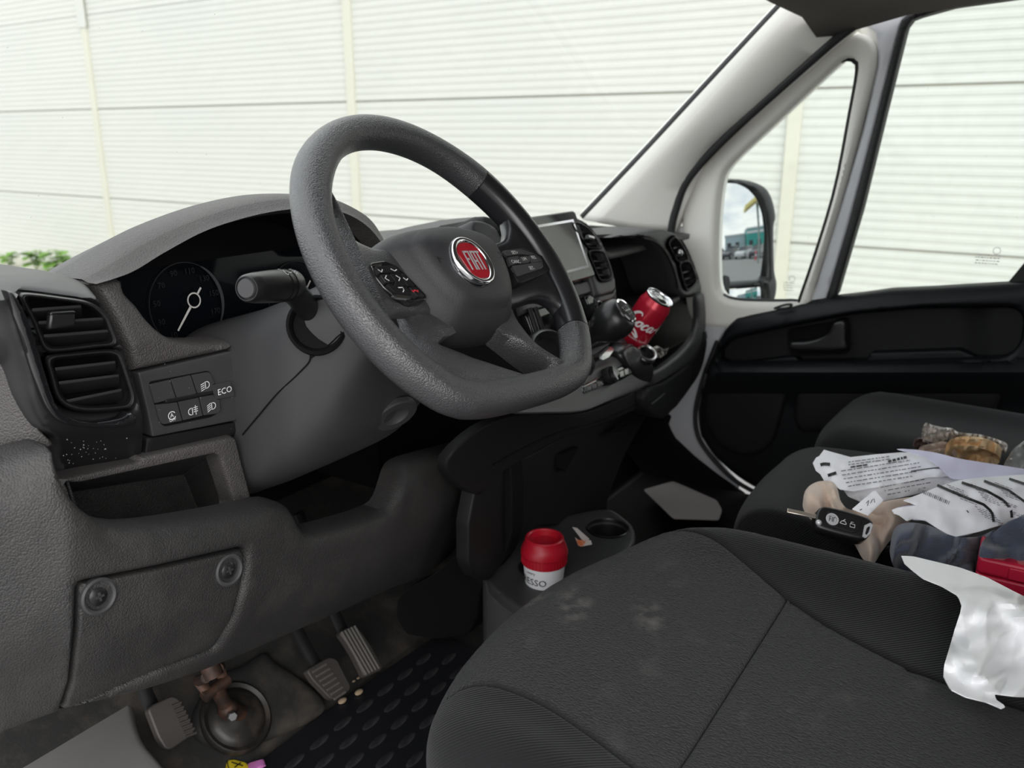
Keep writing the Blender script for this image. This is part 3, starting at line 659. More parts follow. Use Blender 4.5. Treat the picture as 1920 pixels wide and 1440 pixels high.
fcov = panel('fuse_cover', M['knee'], dash, gro(fz, .985), lambda a, b: kneef(a, b)+V((0, .0005, 0)), 14, (), YB, .02, 5, .004)
for (sx, sy) in ((185, 1118), (429, 1069)):
    c0 = kneef(sx, sy); nrm = V((0, -1, .1)); nrm /= np.linalg.norm(nrm)
    m = MB(); m.lathe(c0-nrm*.004, nrm, [(.0165, 0), (.0165, .0055), (.0145, .0065), (.0125, .0055), (.0115, .002), (0, .002)], 28, cap=False); m.build('screw_well', M['soft'], fcov)
    m = MB(); m.lathe(c0-nrm*.002, nrm, [(.0085, 0), (.0085, .002), (.006, .0036), (0, .004)], 20, cap=False)
    sc = m.build('screw', M['satin'], fcov)
    ex = V((1, 0, 0)); ey = np.cross(nrm, ex)
    for a in (0, 1):
        m = MB(); m.box(c0+nrm*.0022, (ex if a else ey)*.004, (ey if a else ex)*.0009, nrm*.0004); m.build('screw_slot', M['steel'], sc)

# ---- instrument hood
inn = [(172, 531), (205, 524), (240, 514), (300, 477), (375, 436), (469, 407), (547, 395), (600, 397), (640, 408), (676, 432), (712, 472)]
out = [(130, 521), (170, 498), (225, 462), (285, 430), (380, 394), (470, 372), (545, 366), (610, 370), (655, 386), (692, 415), (716, 464)]
inn3 = cat([un(x, y, Y=.245) for x, y in inn], 8); out3 = cat([un(x, y, Y=.275) for x, y in out], 8)
lip3 = [(a+b)/2+V((0, -.012, -.001)) for a, b in zip(inn3, out3)]
inn_b = [p+V((0, .016, -.004)) for p in inn3]
back3 = []
for p in out3:
    x = p[0]; back3.append((V((x, .36, .66+(p[2]-.66)*.86)), V((x+(-.45-x)*.10, .46, .64+(p[2]-.66)*.50)), V((x+(-.45-x)*.2, .56, .62))))
clus_b = [V((-.45+(p[0]+.45)*.93, .345, .56+(p[2]-.56)*.93)) for p in inn3]
m = MB(); m.grid([inn_b, [a*.6+b*.4+V((0, -.010, 0)) for a, b in zip(inn3, lip3)], lip3, [a*.5+b*.5+V((0, -.006, .0015)) for a, b in zip(lip3, out3)], out3, [p+V((0, .03, .001)) for p in out3], [b[0] for b in back3], [b[1] for b in back3], [b[2] for b in back3]])
m.build('instrument_hood', M['leather'], dash, smooth=70, fixn=False)
m = MB(); m.grid([inn_b, clus_b, [V((p[0], p[1], .50)) for p in clus_b]]); m.build('hood_lining', M['dark'], dash, fixn=False)
# cluster face and its lens
CL = Fr((-.50, .335, .68), (1, 0, 0), (0, .10, 1))
face = [(150, 560), (230, 520), (300, 470), (375, 430), (469, 398), (547, 385), (640, 395), (715, 450), (725, 560), (640, 640), (440, 660), (330, 650), (250, 610)]
m = MB(); m.prism([CL.px(x, y, -.004) for x, y in face], (0, .01, 0)); cl = m.build('instrument_face', M['cluster'], dash, smooth=0)
dc = CL.uv(353, 572); dr = np.linalg.norm(CL.uv(419, 566)-dc)
def clp(u, v, h): return CL.at(dc[0]+u, dc[1]+v, h-.002)
M['rim'] = mat('dial_rim', (.06, .062, .068), .3)
m = MB(); stroke(m, [(dr*math.cos(a), dr*math.sin(a)) for a in np.linspace(-.6, 1.0, 20)], [.0015+.003*math.sin(math.pi*k/19) for k in range(20)], clp, .001); m.build('dial_rim', M['rim'], cl, fixn=False)
m = MB(); stroke(m, [(dr*math.cos(a), dr*math.sin(a)) for a in np.linspace(1.0, 5.7, 50)], .0012, clp, .0008); m.build('dial_ring', M['dial'], cl, fixn=False)
for k, t in enumerate(('10', '30', '50', '70', '90', '110', '130', '150', '170', '190')):
    a = rad(232-31.5*k); q = lambda u, v, h, a=a: clp(.80*dr*math.cos(a)+u, .80*dr*math.sin(a)+v, h)
    lettering(t, .0098, q, 'dial_number', M['dial'], cl)
nd = CL.uv(330, 620)-CL.uv(360, 563); ndl = np.linalg.norm(nd); nd = nd/ndl; cpt = CL.uv(360, 563)-dc
m = MB(); stroke(m, [cpt+nd*.0085, cpt+nd*ndl], [.0032, .0022], clp, .006); stroke(m, [cpt-nd*.0085, cpt-nd*.018], .0026, clp, .006)
M['needle'] = mat('needle_white', (.78, .76, .72), .4)
stroke(m, [cpt+.0085*V((math.cos(a), math.sin(a))) for a in np.arange(24)*2*math.pi/24], .0018, clp, .006, True); m.build('speed_needle', M['needle'], cl, fixn=False)
d2 = CL.uv(560, 560); cl2 = lambda u, v, h: CL.at(d2[0]+u, d2[1]+v, h-.002)
m = MB(); stroke(m, [(dr*math.cos(a), dr*math.sin(a)) for a in np.linspace(0, 6.1, 50)], .0012, cl2, .0008); m.build('dial_ring', M['dial'], cl, fixn=False)
m = MB(); q = CL.uv(573, 533); stroke(m, [CL.uv(580, 526)-d2, CL.uv(573, 541)-d2], .0022, cl2, .004); m.build('rev_needle', M['needle'], cl, fixn=False)

# ---- centre stack
CS = Fr((.1, .21, .695), (1, 0, 0), (0, .046, .11))
def cs(px, py, h=0): return CS.px(px, py, h)
def csf(h): return lambda px, py: CS.px(px, py, h)
CB = -CS.n
# stack body (face runs from behind the wheel to the passenger recess)
stk = [(905, 408), (925, 404), (1000, 402), (1075, 404), (1092, 408), (1114, 424), (1135, 455), (1152, 498), (1160, 535), (1162, 560), (1165, 600), (1150, 640), (1100, 660), (1040, 690), (1000, 700), (960, 640), (920, 520)]
panel('stack_body', M['matte'], dash, cat(stk, 3, True), csf(-.006), 16, (), CB, .10, 8, .02)
# top tray in front of the stack with a shallow slot
trs = [un(x, y, Z=.722) for x, y in ((716, 437), (760, 425), (830, 411), (890, 406), (925, 407), (960, 470), (880, 475), (720, 480))]
m = MB(); m.prism(rnd(trs, .03), (0, 0, -.05)); m.build('top_tray', M['soft'], dash, bevel=.006, seg=3)
trs = [un(x, y, Z=.7245) for x, y in ((815, 431), (826, 423), (888, 412), (893, 414), (862, 428), (835, 434))]
m = MB(); m.prism(trs, (0, 0, -.004)); m.build('tray_slot', M['dark'], dash)
trs = [un(x, y, Z=.7255) for x, y in ((828, 432), (892, 417), (898, 418), (882, 429), (850, 435))]
m = MB(); m.prism(trs, (0, 0, -.004)); m.build('tray_insert', M['gloss'], dash)
# left-hand centre vent housing seen between hub and wheel rim
panel('vent_housing', M['soft'], dash, cat([(884, 415), (905, 413), (930, 425), (945, 450), (958, 480), (960, 500), (920, 480), (890, 440)], 3, True), csf(.012), 8, (), CB, .05, 5, .01)
panel('housing_edge', M['gloss'], dash, [(940, 428), (946, 432), (958, 470), (953, 474), (946, 450)], csf(.016), 6, (), CB, .02, 2, .003)
# screen
scr = [cs(1066, 399), cs(1107, 521)]
su1 = (scr[0]-CS.o)@CS.ex*.5+(scr[1]-CS.o)@CS.ex*.5; sv1 = (scr[0]-CS.o)@CS.ey; sv0 = (scr[1]-CS.o)@CS.ey; su0 = su1-.205
bz = rnd([(su0, sv1), (su1, sv1), (su1, sv0), (su0, sv0)], .010, 5)
m = MB(); m.prism([CS.at(*p, .014) for p in bz], -CS.n*.028); sn = m.build('touch_screen', M['gloss'], dash, bevel=.003, seg=3)
gi = [(su0+.017, sv1-.016), (su1-.019, sv1-.016), (su1-.019, sv0+.018), (su0+.017, sv0+.018)]
gi2 = [(a+(.004 if a < su1-.1 else -.004), b+(-.004 if b > (sv0+sv1)/2 else .004)) for a, b in gi]
m = MB(); m.ringp([CS.at(*p, .0155) for p in gi], [CS.at(*p, .0140) for p in gi2], -CS.n*.002); m.build('screen_edge', M['steel'], sn)
M['lcd'] = mat('unlit_display', (.07, .068, .065), .12, coat=.5)
m = MB(); m.prism([CS.at(*p, .0145) for p in gi2], -CS.n*.002); m.build('display', M['lcd'], sn)
# double vent to the right of the screen
vp = [(1072, 410), (1088, 409), (1108, 421), (1126, 446), (1142, 480), (1154, 515), (1157, 535), (1153, 546), (1146, 550), (1121, 556), (1117, 545), (1107, 512), (1098, 480), (1080, 432)]
ua = [(1076, 421), (1086, 419), (1101, 427), (1112, 439), (1123, 457), (1123, 463), (1106, 464), (1098, 456), (1087, 439)]
ub = [(1106, 473), (1128, 472), (1137, 484), (1145, 508), (1146, 518), (1141, 523), (1128, 525), (1122, 517), (1113, 495)]
panel('vent_pod', M['soft'], dash, cat(vp, 3, True), csf(.012), 8, [cat(gro(ua, 1.06), 2, True), cat(gro(ub, 1.06), 2, True)], CB, .06, 6, .008)
csh = lambda px, py, h: CS.px(px, py, .012+h)
vt = vent(dash, ua, csh, .03, [((1086, 434), (1105, 435)), ((1092, 445), (1113, 447)), ((1099, 456), (1120, 458))], M['satin'], k1=1.14)
m = MB(); m.tube([CS.px(1101, 444, .020), CS.px(1112, 447, .020)], .004, 8); m.build('vent_tab', M['steel'], vt)
vent(dash, ub, csh, .03, [((1113, 488), (1135, 489)), ((1118, 501), (1139, 501)), ((1122, 514), (1143, 515))], M['satin'], k1=1.14)
panel('pod_foot', M['soft'], dash, [(1119, 556), (1150, 548), (1157, 540), (1158, 552), (1146, 562), (1121, 568)], csf(.010), 6, (), CB, .05, 3, .006)
# panel under the screen, small gloss panels
panel('radio_panel', M['soft'], dash, [(990, 556), (1085, 530), (1108, 524), (1118, 546), (1096, 552), (1000, 582), (980, 590), (975, 570)], csf(.004), 10, (), CB, .04, 3, .004)
panel('gloss_panel', M['gloss'], dash, [(1098, 556), (1116, 549), (1127, 590), (1122, 598), (1110, 590)], csf(.004), 8, (), CB, .04, 2, .003)
panel('gloss_panel', M['gloss'], dash, [(985, 588), (1050, 566), (1062, 610), (1050, 660), (1020, 680), (1005, 640)], csf(.002), 8, (), CB, .04, 2, .003)
for k, (xa, ya) in enumerate(((992, 578), (1003, 576))):
    m = MB(); m.tube([cs(xa, ya, .008), cs(xa+20, ya+62, .008)], .0045, 8); m.build('trim_rail', M['satin'], dash)
for (xx, yy, rr) in ((1040, 607, .019), (1106, 586, .015)):
    c0 = cs(xx, yy, .0); m = MB(); m.lathe(c0, CS.n, [(rr, 0), (rr, .02), (rr*.92, .024), (rr*.8, .024), (rr*.78, .018), (0, .018)], 28, cap=False); kb = m.build('rotary_knob', M['satin'], dash)
    m = MB(); m.lathe(c0+CS.n*.020, CS.n, [(rr*.98, 0), (rr*1.0, .004), (rr*.84, .0055), (rr*.8, .004)], 28, cap=False); m.build('knob_ring', M['chrome'], kb)

# ---- console below: gear lever tray, heater strip
def conf(px, py):
    return un(px, py, Y=.085+.00062*max(-60, 735-py)+.00018*max(0, px-1150))
con = [(960, 735), (1000, 705), (1060, 690), (1100, 672), (1150, 640), (1185, 628), (1205, 634), (1222, 655), (1230, 690), (1224, 722), (1143, 757), (1095, 775), (1031, 778), (960, 775)]
panel('console_panel', M['soft'], dash, cat(con, 3, True), conf, 12, [rnd([(1085, 690), (1160, 640), (1170, 662), (1150, 672), (1100, 692)], 6)], YB, .05, 9, .012)
panel('gear_tray', M['matte'], dash, [(1075, 700), (1160, 632), (1176, 668), (1150, 680), (1100, 702)], lambda a, b: conf(a, b)+V((0, .02, -.01)), 10, (), YB, .01)
hv = rnd([(1090, 723), (1120, 707), (1178, 679), (1183, 683), (1185, 700), (1165, 712), (1122, 727), (1092, 737)], 4)
panel('heater_panel', M['gloss'], dash, hv, lambda a, b: conf(a, b)+V((0, -.003, 0)), 8, (), YB, .02, 2, .002)
def q4(t0, t1): # key on the strip between fractions of its length
    a, b = V((1093, 726)), V((1181, 685)); c_, d_ = V((1095, 735)), V((1183, 698))
    return [a+(b-a)*t0, a+(b-a)*t1, c_+(d_-c_)*t1, c_+(d_-c_)*t0]
for t0, t1 in ((.0, .10), (.115, .215), (.23, .36), (.60, .695), (.71, .80), (.815, .905), (.92, .995)):
    m = MB(); m.prism([conf(*p)+V((0, -.006, .001)) for p in q4(t0, t1)], (0, .004, 0)); m.build('heater_key', M['gloss'], dash, bevel=.0012)
c0 = conf(1137, 707); hn = V((-.12, -.86, .5)); hn /= np.linalg.norm(hn)
m = MB(); m.lathe(c0-hn*.002, hn, [(.0155, 0), (.0155, .016), (.014, .019), (.0, .0195)], 28, cap=False); kb = m.build('heater_dial', M['matte'], dash)
m = MB(); m.lathe(c0+hn*.0165, hn, [(.0135, 0), (.0135, .003), (.011, .0045), (0, .0045)], 28, cap=False); m.build('dial_cap', M['gloss'], kb)
# ash-tray / lighter pod to the right of the strip
lp = [(1168, 660), (1185, 645), (1205, 655), (1222, 672), (1230, 690), (1226, 715), (1212, 725), (1192, 710), (1176, 685)]
panel('lighter_pod', M['satin'], dash, cat(lp, 3, True), lambda a, b: un(a, b, Y=.108+.0003*max(0, 690-b)), 8, (), YB, .02, 6, .012)
c0 = un(1212, 663, Y=.112); ln_ = V((-.3, -.55, .78)); ln_ /= np.linalg.norm(ln_)
m = MB(); m.lathe(c0-ln_*.01, ln_, [(.021, 0), (.021, .010), (.018, .013), (.0155, .012), (.0150, .006), (0, .006)], 28, cap=False); lk = m.build('power_socket', M['satin'], dash)
m = MB(); m.lathe(c0, ln_, [(.0185, .001), (.0195, .0042), (.016, .0052), (.0145, .003)], 28, cap=False); m.build('socket_ring', M['steel'], lk)
# panel under the console
und = [(840, 860), (905, 800), (985, 775), (1030, 776), (1095, 773), (1143, 755), (1222, 722), (1260, 700), (1300, 672), (1318, 640), (1326, 618), (1328, 640), (1318, 690), (1296, 728), (1255, 775), (1210, 765), (1140, 790), (1060, 820), (985, 860), (925, 900), (900, 930), (850, 900)]
def undf(px, py): return un(px, py, Y=.125+.0003*max(0, px-1100)+.0002*max(0, py-780))
panel('under_panel', M['matte'], dash, rs(cat(und, 3, True), 120), undf, 14, (), YB, .012, 4, .005)
m = MB(); m.tube(cat([undf(x, y)+V((0, -.002, 0)) for x, y in ((922, 872), (985, 838), (1060, 806), (1130, 786), (1205, 752))], 5), .0016, 6); m.build('panel_joint', M['dark'], dash)
cw = [(895, 900), (985, 858), (1060, 818), (1140, 788), (1210, 764), (1215, 775), (1190, 820), (1165, 870), (1140, 940), (1128, 990), (1010, 985), (940, 1060), (915, 1090), (880, 1060)]
panel('console_wall', M['matte'], dash, rs(cat(cw, 2, True), 90), lambda a, b: un(a, b, Y=.20-.0002*(1100-a)), 18, (), YB, .02, 3, .004)
m = MB(); m.prism([un(x, y, Y=.185) for x, y in ((1140, 812), (1168, 795), (1178, 796), (1160, 810), (1150, 812))], (0, .01, 0)); m.build('slot', M['dark'], dash)
m = MB(); m.prism([un(x, y, Y=.178) for x, y in ((1052, 852), (1085, 838), (1060, 885), (1050, 878))], (0, .01, 0)); m.build('slot', M['dark'], dash)
# left side wall of the centre console (under the dash, beside the accelerator)
sw_ = [(905, 845), (930, 868), (955, 850), (960, 1000), (935, 1060), (912, 1085), (900, 1110), (880, 1190), (760, 1190), (745, 1120), (800, 1085), (850, 1045), (884, 1000), (902, 950)]
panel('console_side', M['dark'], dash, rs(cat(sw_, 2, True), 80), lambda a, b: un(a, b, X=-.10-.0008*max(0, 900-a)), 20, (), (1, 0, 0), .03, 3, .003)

# ---- passenger side: recess, end pod with vents, shelf
panel('recess_back', M['matte'], dash, [(1090, 430), (1205, 442), (1275, 545), (1165, 590), (1100, 600)], fy(.34), 16, (), YB, .02)
rt = [un(x, y, Y=yy) for x, y, yy in ((1116, 446, .24), (1168, 444, .24), (1230, 452, .22), (1202, 456, .34), (1122, 452, .34))]
m = MB(); m.prism(rt, (0, 0, .006)); m.build('recess_roof', M['matte'], dash)
a = [un(x, y, Y=.215) for x, y in ((1205, 446), (1232, 455), (1252, 480), (1265, 512), (1271, 540))]; b = [un(x, y, Y=.335) for x, y in ((1202, 455), (1212, 462), (1226, 482), (1242, 512), (1258, 540))]
m = MB(); m.grid([cat(a, 5), cat(b, 5)]); m.build('recess_side', M['matte'], dash, fixn=False, solid=.004)
led = [un(x, y, Y=yy) for x, y, yy in ((1160, 560, .33), (1262, 539, .33), (1275, 556, .22), (1240, 572, .19), (1150, 598, .19))]
m = MB(); m.prism(led, (0, 0, -.012)); m.build('recess_ledge', M['soft'], dash, bevel=.004)
ep = [(1150, 447), (1168, 441), (1210, 434), (1243, 430), (1266, 435), (1285, 448), (1302, 480), (1316, 520), (1321, 546), (1312, 556), (1290, 560), (1274, 553), (1266, 530), (1258, 503), (1245, 476), (1227, 456), (1205, 446), (1180, 445)]
ra = [(1255, 457), (1264, 447), (1272, 450), (1284, 468), (1290, 484), (1286, 488), (1271, 489), (1265, 478)]
rb = [(1276, 494), (1290, 491), (1297, 498), (1305, 521), (1302, 532), (1290, 542), (1284, 532), (1278, 511)]
panel('end_vent_pod', M['soft'], dash, rs(cat(ep, 4, True), 110), fy(.215), 9, [cat(gro(ra, 1.05), 2, True), cat(gro(rb, 1.05), 2, True)], YB, .10, 8, .02)
eph = lambda px, py, h: un(px, py, Y=.213-h)
vt = vent(dash, ra, eph, .03, [((1263, 464), (1275, 461)), ((1268, 477), (1283, 474))], M['satin'], k1=1.12)
m = MB(); m.sphere(un(1274, 474, Y=.207), .008, n=8); m.build('vent_tab', M['steel'], vt)
vent(dash, rb, eph, .03, [((1280, 510), (1298, 506)), ((1284, 522), (1302, 518)), ((1287, 534), (1301, 530))], M['satin'], k1=1.12)
# lower shelf: dark liner, lip
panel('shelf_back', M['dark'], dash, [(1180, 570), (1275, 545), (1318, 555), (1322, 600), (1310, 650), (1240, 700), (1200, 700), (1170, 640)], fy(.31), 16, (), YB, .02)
def lipy(px): return float(np.interp(px, [1215, 1240, 1270, 1295, 1312, 1325], [.112, .118, .138, .162, .188, .21]))
ll = [(1222, 700), (1240, 690), (1256, 679), (1275, 664), (1291, 648), (1302, 632), (1309, 612), (1312, 590), (1312, 556), (1322, 548), (1326, 575), (1327, 600), (1325, 622), (1316, 650), (1298, 676), (1270, 698), (1240, 716), (1226, 722)]
panel('shelf_lip', M['soft'], dash, rs(cat(ll, 3, True), 90), lambda a, b: un(a, b, Y=lipy(a)), 7, (), (.25, .75, -.2), .014, 7, .012)
sh = [un(x, y, Y=yy) for x, y, yy in ((1224, 706, .13), (1258, 686, .15), (1292, 656, .18), (1308, 634, .205), (1305, 628, .30), (1200, 684, .30))]
m = MB(); m.prism(sh, (0, 0, -.01)); m.build('shelf_floor', M['matte'], dash)
gb = [(1215, 728), (1240, 718), (1270, 700), (1298, 678), (1318, 650), (1326, 625), (1326, 650), (1316, 690), (1296, 730), (1256, 778), (1240, 785), (1212, 768)]
panel('glove_panel', M['matte'], dash, rs(cat(gb, 2, True), 80), lambda a, b: un(a, b, Y=lipy(a)+.02), 10, (), YB, .03, 5, .01)
m = MB(); m.tube([un(1222, 757, Y=.128), un(1246, 738, Y=.138)], .002, 6); m.build('panel_joint', M['soft'], dash)

# dried water specks on the pod foot, column side and switch plate
M['speck'] = mat('dried_speck', (.42, .43, .44), .7)
R = random.Random(11); m = MB()
def speck(p, r_, n_=(0, -1, 0)):
    a = V(n_)/np.linalg.norm(n_); e = np.cross(a, (0, 0, 1)); e /= np.linalg.norm(e); f = np.cross(a, e); m.add([p+a*.0006+r_*(math.cos(q)*e+R.uniform(.6, 1.2)*math.sin(q)*f) for q in np.arange(6)*math.pi/3], [tuple(range(6))])
for k in range(46):
    x, y = R.gauss(160, 34), R.gauss(848, 16)
    if 118 < x < 250 and 815 < y < 880-(x-118)*.16: speck(podf(x, y), R.uniform(.00025, .0006))
for k in range(14): x, y = R.uniform(262, 440), R.uniform(668, 815); speck(un(x, y, Y=.2185), R.uniform(.0002, .0004))
tag(m.build('dried_specks', M['speck'], dash, smooth=0, fixn=False), kind='stuff')
# ================================================================== STEERING WHEEL AND COLUMN
WC = V((-.428, .011, .748)); WB, WG, ROT = .678, .066, rad(8)
wx0 = V((math.cos(WG), math.sin(WG), 0)); wf0 = V((-math.sin(WG), math.cos(WG), 0)); wy0 = math.cos(WB)*V((0, 0, 1))+math.sin(WB)*wf0
WH = Fr(WC, math.cos(ROT)*wx0-math.sin(ROT)*wy0, math.sin(ROT)*wx0+math.cos(ROT)*wy0)
wa = WH.at
wheel = thing('steering_wheel', 'black three spoke steering wheel with red round badge', 'steering wheel', tuple(WC-.2*V((0, 0, 1))))
RW = .178
def rimc(a):
    x, y = RW*math.cos(a), RW*math.sin(a)
    if y < -.128: y = -.128-.023*(1-math.exp((y+.128)/.023))
    if abs(x) > .1 and y < -.10: x *= 1-.02*min(1, (-.10-y)/.04)
    return V((x, y))
def rimrow(a, k=28, grow=1.0):
    c0 = rimc(a); e = 1e-3; t = rimc(a+e)-rimc(a-e); t /= np.linalg.norm(t); nr = V((t[1], -t[0]))
    grip = math.exp(-((math.degrees(a) % 360-42)/16)**2)+math.exp(-((math.degrees(a) % 360-138)/16)**2)
    hr, hn = (.0170+.0018*grip)*grow, (.0185+.0008*grip)*grow; out_ = []
    for j in range(k):
        q = 2*math.pi*j/k; cx, sx = math.cos(q), math.sin(q)
        u = hr*math.copysign(abs(cx)**.85, cx); h = hn*math.copysign(abs(sx)**.85, sx)
        p = c0+nr*u; out_.append(wa(p[0], p[1], h))
    return out_
def rimseg(a0, a1, n, name, mt, grow=1.0):
    m = MB(); m.grid([rimrow(rad(a), grow=grow) for a in np.linspace(a0, a1, n)], cu_=True, capu=True); return m.build(name, M[mt], wheel, smooth=60)
rimseg(43.6, 330, 120, 'rim', 'wheel'); rimseg(-29.6, 43.2, 30, 'rim_side_cover', 'wheel_s', 1.0)
def spoke(sgn, mt):
    up = [(.045, .038), (.085, .039), (.110, .040), (.127, .044), (.139, .058), (.147, .072)]
    if sgn < 0: up = [(.045, .034), (.085, .033), (.112, .036), (.133, .048), (.139, .072), (.136, .098), (.134, .108)]
    lo = [(.045, -.045), (.085, -.044), (.110, -.041), (.132, -.042), (.146, -.052), (.154, -.066)]
    if sgn < 0: lo = [(.045, -.045), (.085, -.042), (.112, -.042), (.132, -.048), (.143, -.060), (.150, -.074), (.152, -.080)]
    U, L = cat([V((sgn*a, b)) for a, b in up], 6), cat([V((sgn*a, b)) for a, b in lo], 6); rows = []; n = len(U)
    for i in range(n):
        s_ = i/(n-1); hc = -.017+.013*min(1, s_*1.25)**1.3; th = .011+.003*s_; r_ = []
        for j in range(26):
            q = 2*math.pi*j/26; f = .5+.5*math.copysign(abs(math.cos(q))**.7, math.cos(q)); p = L[i]+(U[i]-L[i])*f
            r_.append(wa(p[0], p[1], hc+th*math.copysign(abs(math.sin(q))**.55, math.sin(q))))
        rows.append(r_)
    m = MB(); m.grid(rows, cu_=True, capu=True); return m.build('spoke', M[mt], wheel, smooth=60)
spR = spoke(1, 'wheel_s'); spL = spoke(-1, 'wheel')
# lower twin spoke
so = cat([(-.080, -.030), (0, -.028), (.080, -.030), (.072, -.062), (.068, -.095), (.082, -.118), (.108, -.142), (.05, -.150), (0, -.150), (-.05, -.150), (-.100, -.142), (-.122, -.118), (-.120, -.092), (-.105, -.062), (-.092, -.042)], 6, True)
hpx_ = [(845, 628), (838, 637), (852, 644), (920, 672), (975, 697), (998, 705), (1018, 704), (1035, 697), (1042, 686), (1036, 676), (1000, 648), (960, 615), (940, 600), (890, 600)]
si = [WH.uv(x, y, .004) for x, y in cat(hpx_, 4, True)]
so, si = rs(so, 260), rs(si, 260)
# line both loops up by angle about the middle of the hole
SC = np.mean(np.array(si), axis=0)
def byang(L, c0=SC):
    P = np.array(L); a = np.arctan2(P[:, 1]-c0[1], P[:, 0]-c0[0]); o = np.argsort(a); A = np.linspace(-math.pi, math.pi, 221)[:-1]
    aa = np.r_[a[o]-2*math.pi, a[o], a[o]+2*math.pi]; PP = np.r_[P[o], P[o], P[o]]
    return [V((np.interp(x, aa, PP[:, 0]), np.interp(x, aa, PP[:, 1]))) for x in A]
so, si = byang(so), byang(si)
def sh_(p): return -.020+.018*min(1, max(0, (-.04-p[1])/.08))
rows = []
for f, dh in ((0, -.012), (0, .0), (.12, .007), (.5, .0085), (.86, .007), (1, .002), (1, -.012), (1.02, -.030), (.5, -.028)):
    rows.append([wa(*(a+(b-a)*f), sh_(a+(b-a)*f)+dh) for a, b in zip(so, si)])
m = MB(); m.grid(rows, cu_=True, cv=True); m.build('lower_spoke', M['wheel'], wheel, smooth=50)
m = MB(); m.add([wa(p[0], p[1], -.034) for p in si], [tuple(range(len(si)))]); m.build('spoke_insert', M['dark'], wheel, smooth=0, fixn=False)
# airbag cover
co = cat([(-.088, .040), (-.060, .056), (0, .064), (.060, .056), (.088, .040), (.092, .018), (.084, -.020), (.066, -.055), (.045, -.072), (0, -.077), (-.045, -.072), (-.066, -.055), (-.084, -.020), (-.092, .018)], 7, True)
rows = []
for s_, h in ((1.0, -.040), (1.0, -.030), (.985, -.022), (.95, -.013), (.88, -.003), (.78, .007), (.725, .0105), (.705, .0145), (.60, .0195), (.45, .024), (.25, .027), (.06, .028)):
    rows.append([wa(p[0]*s_*1.04+.004, p[1]*s_*.97+.004*(1-s_), h) for p in co])
m = MB(); m.grid(rows, cu_=True); m.add([rows[-1][i] for i in range(len(co))], [tuple(range(len(co)))]); hub = m.build('airbag_cover', M['hub'], wheel, smooth=60)
# boss behind the cover
m = MB(); m.lathe(wa(0, 0, -.10), WH.n, [(.055, 0), (.062, .03), (.066, .062), (.05, .07)], 32); m.build('boss', M['matte'], wheel)
# badge
bc = WH.uv(889, 487, .030); bp = lambda u, v, h: wa(bc[0]+u, bc[1]+v, .028+h)
m = MB(); n = 48; rows = []
for r_, h in ((.0290, -.006), (.0290, .001), (.0275, .0028), (.0255, .0032), (.0232, .0022), (.0225, .0008)):
    rows.append([bp(r_*math.cos(a), r_*1.0*math.sin(a), h) for a in np.arange(n)*2*math.pi/n])
m.grid(rows, cu_=True); badge = m.build('badge', M['chrome'], wheel, smooth=60)
m = MB(); sh = [bp(x, y, .0016) for x, y in cat([(-.0185, .0120), (-.010, .0195), (0, .0212), (.010, .0195), (.0185, .0120), (.0182, -.002), (.0145, -.016), (.008, -.0208), (0, -.0215), (-.008, -.0208), (-.0145, -.016), (-.0182, -.002)], 5, True)]
m.prism(sh, -WH.n*.004); m.build('badge_shield', M['red'], badge, smooth=30)
m = MB(); m.prism([bp(.0232*math.cos(a), .0232*math.sin(a), .0010) for a in np.arange(n)*2*math.pi/n], -WH.n*.004); m.build('badge_ground', M['steel'], badge, smooth=30)
def bl(segs):
    m = MB()
    for a, b, w in segs: stroke(m, [a, b], w, bp, .0028)
    m.build('badge_letter', M['badge_l'], badge, smooth=0, fixn=False)
H0, H1 = -.0125, .0105
bl([((-.0125, H1), (-.0125, H0), .0026), ((-.0137, H1-.0012), (-.0068, H1-.0012), .0024), ((-.0125, .0005), (-.0080, .0005), .0024)])
bl([((-.0050, H1), (-.0050, H0), .0026)])
bl([((-.0010, H1), (-.0014, H0), .0024), ((.0040, H1), (.0046, H0), .0024), ((-.001, H1-.0012), (.004, H1-.0012), .0022), ((-.001, -.002), (.004, -.002), .0022)])
bl([((.0098, H1), (.0098, H0), .0026), ((.0058, H1-.0012), (.0138, H1-.0012), .0024)])
# embossed marks on the cover
M['emboss'] = mat('embossed_mark', (.018, .018, .020), .5)
ac = WH.uv(936, 573, .006); apl = lambda u, v, h: wa(ac[0]+u, ac[1]+v, .0065+h)
lettering('AIRBAG', .0085, lambda u, v, h: WH.px(*(V((936, 573))+V((u*1250+v*520, -v*1700+u*-60))), .0005*0+.010), 'lettering', M['emboss'], hub)
def horn(px, py, hh):
    o = WH.uv(px, py, hh); pl = lambda u, v, h: wa(o[0]+u, o[1]+v, hh+h); m = MB()
    stroke(m, [(.004*math.cos(a), .004*math.sin(a)) for a in np.arange(14)*2*math.pi/14], .0009, pl, .0006, True); stroke(m, [(-.010, .004), (-.002, .002), (.008, .002)], .0009, pl, .0006); stroke(m, [(-.010, .006), (-.010, -.002)], .0009, pl, .0006)
    m.build('horn_symbol', M['emboss'], hub, fixn=False, smooth=0)
horn(836, 490, .020); horn(934, 478, .022)
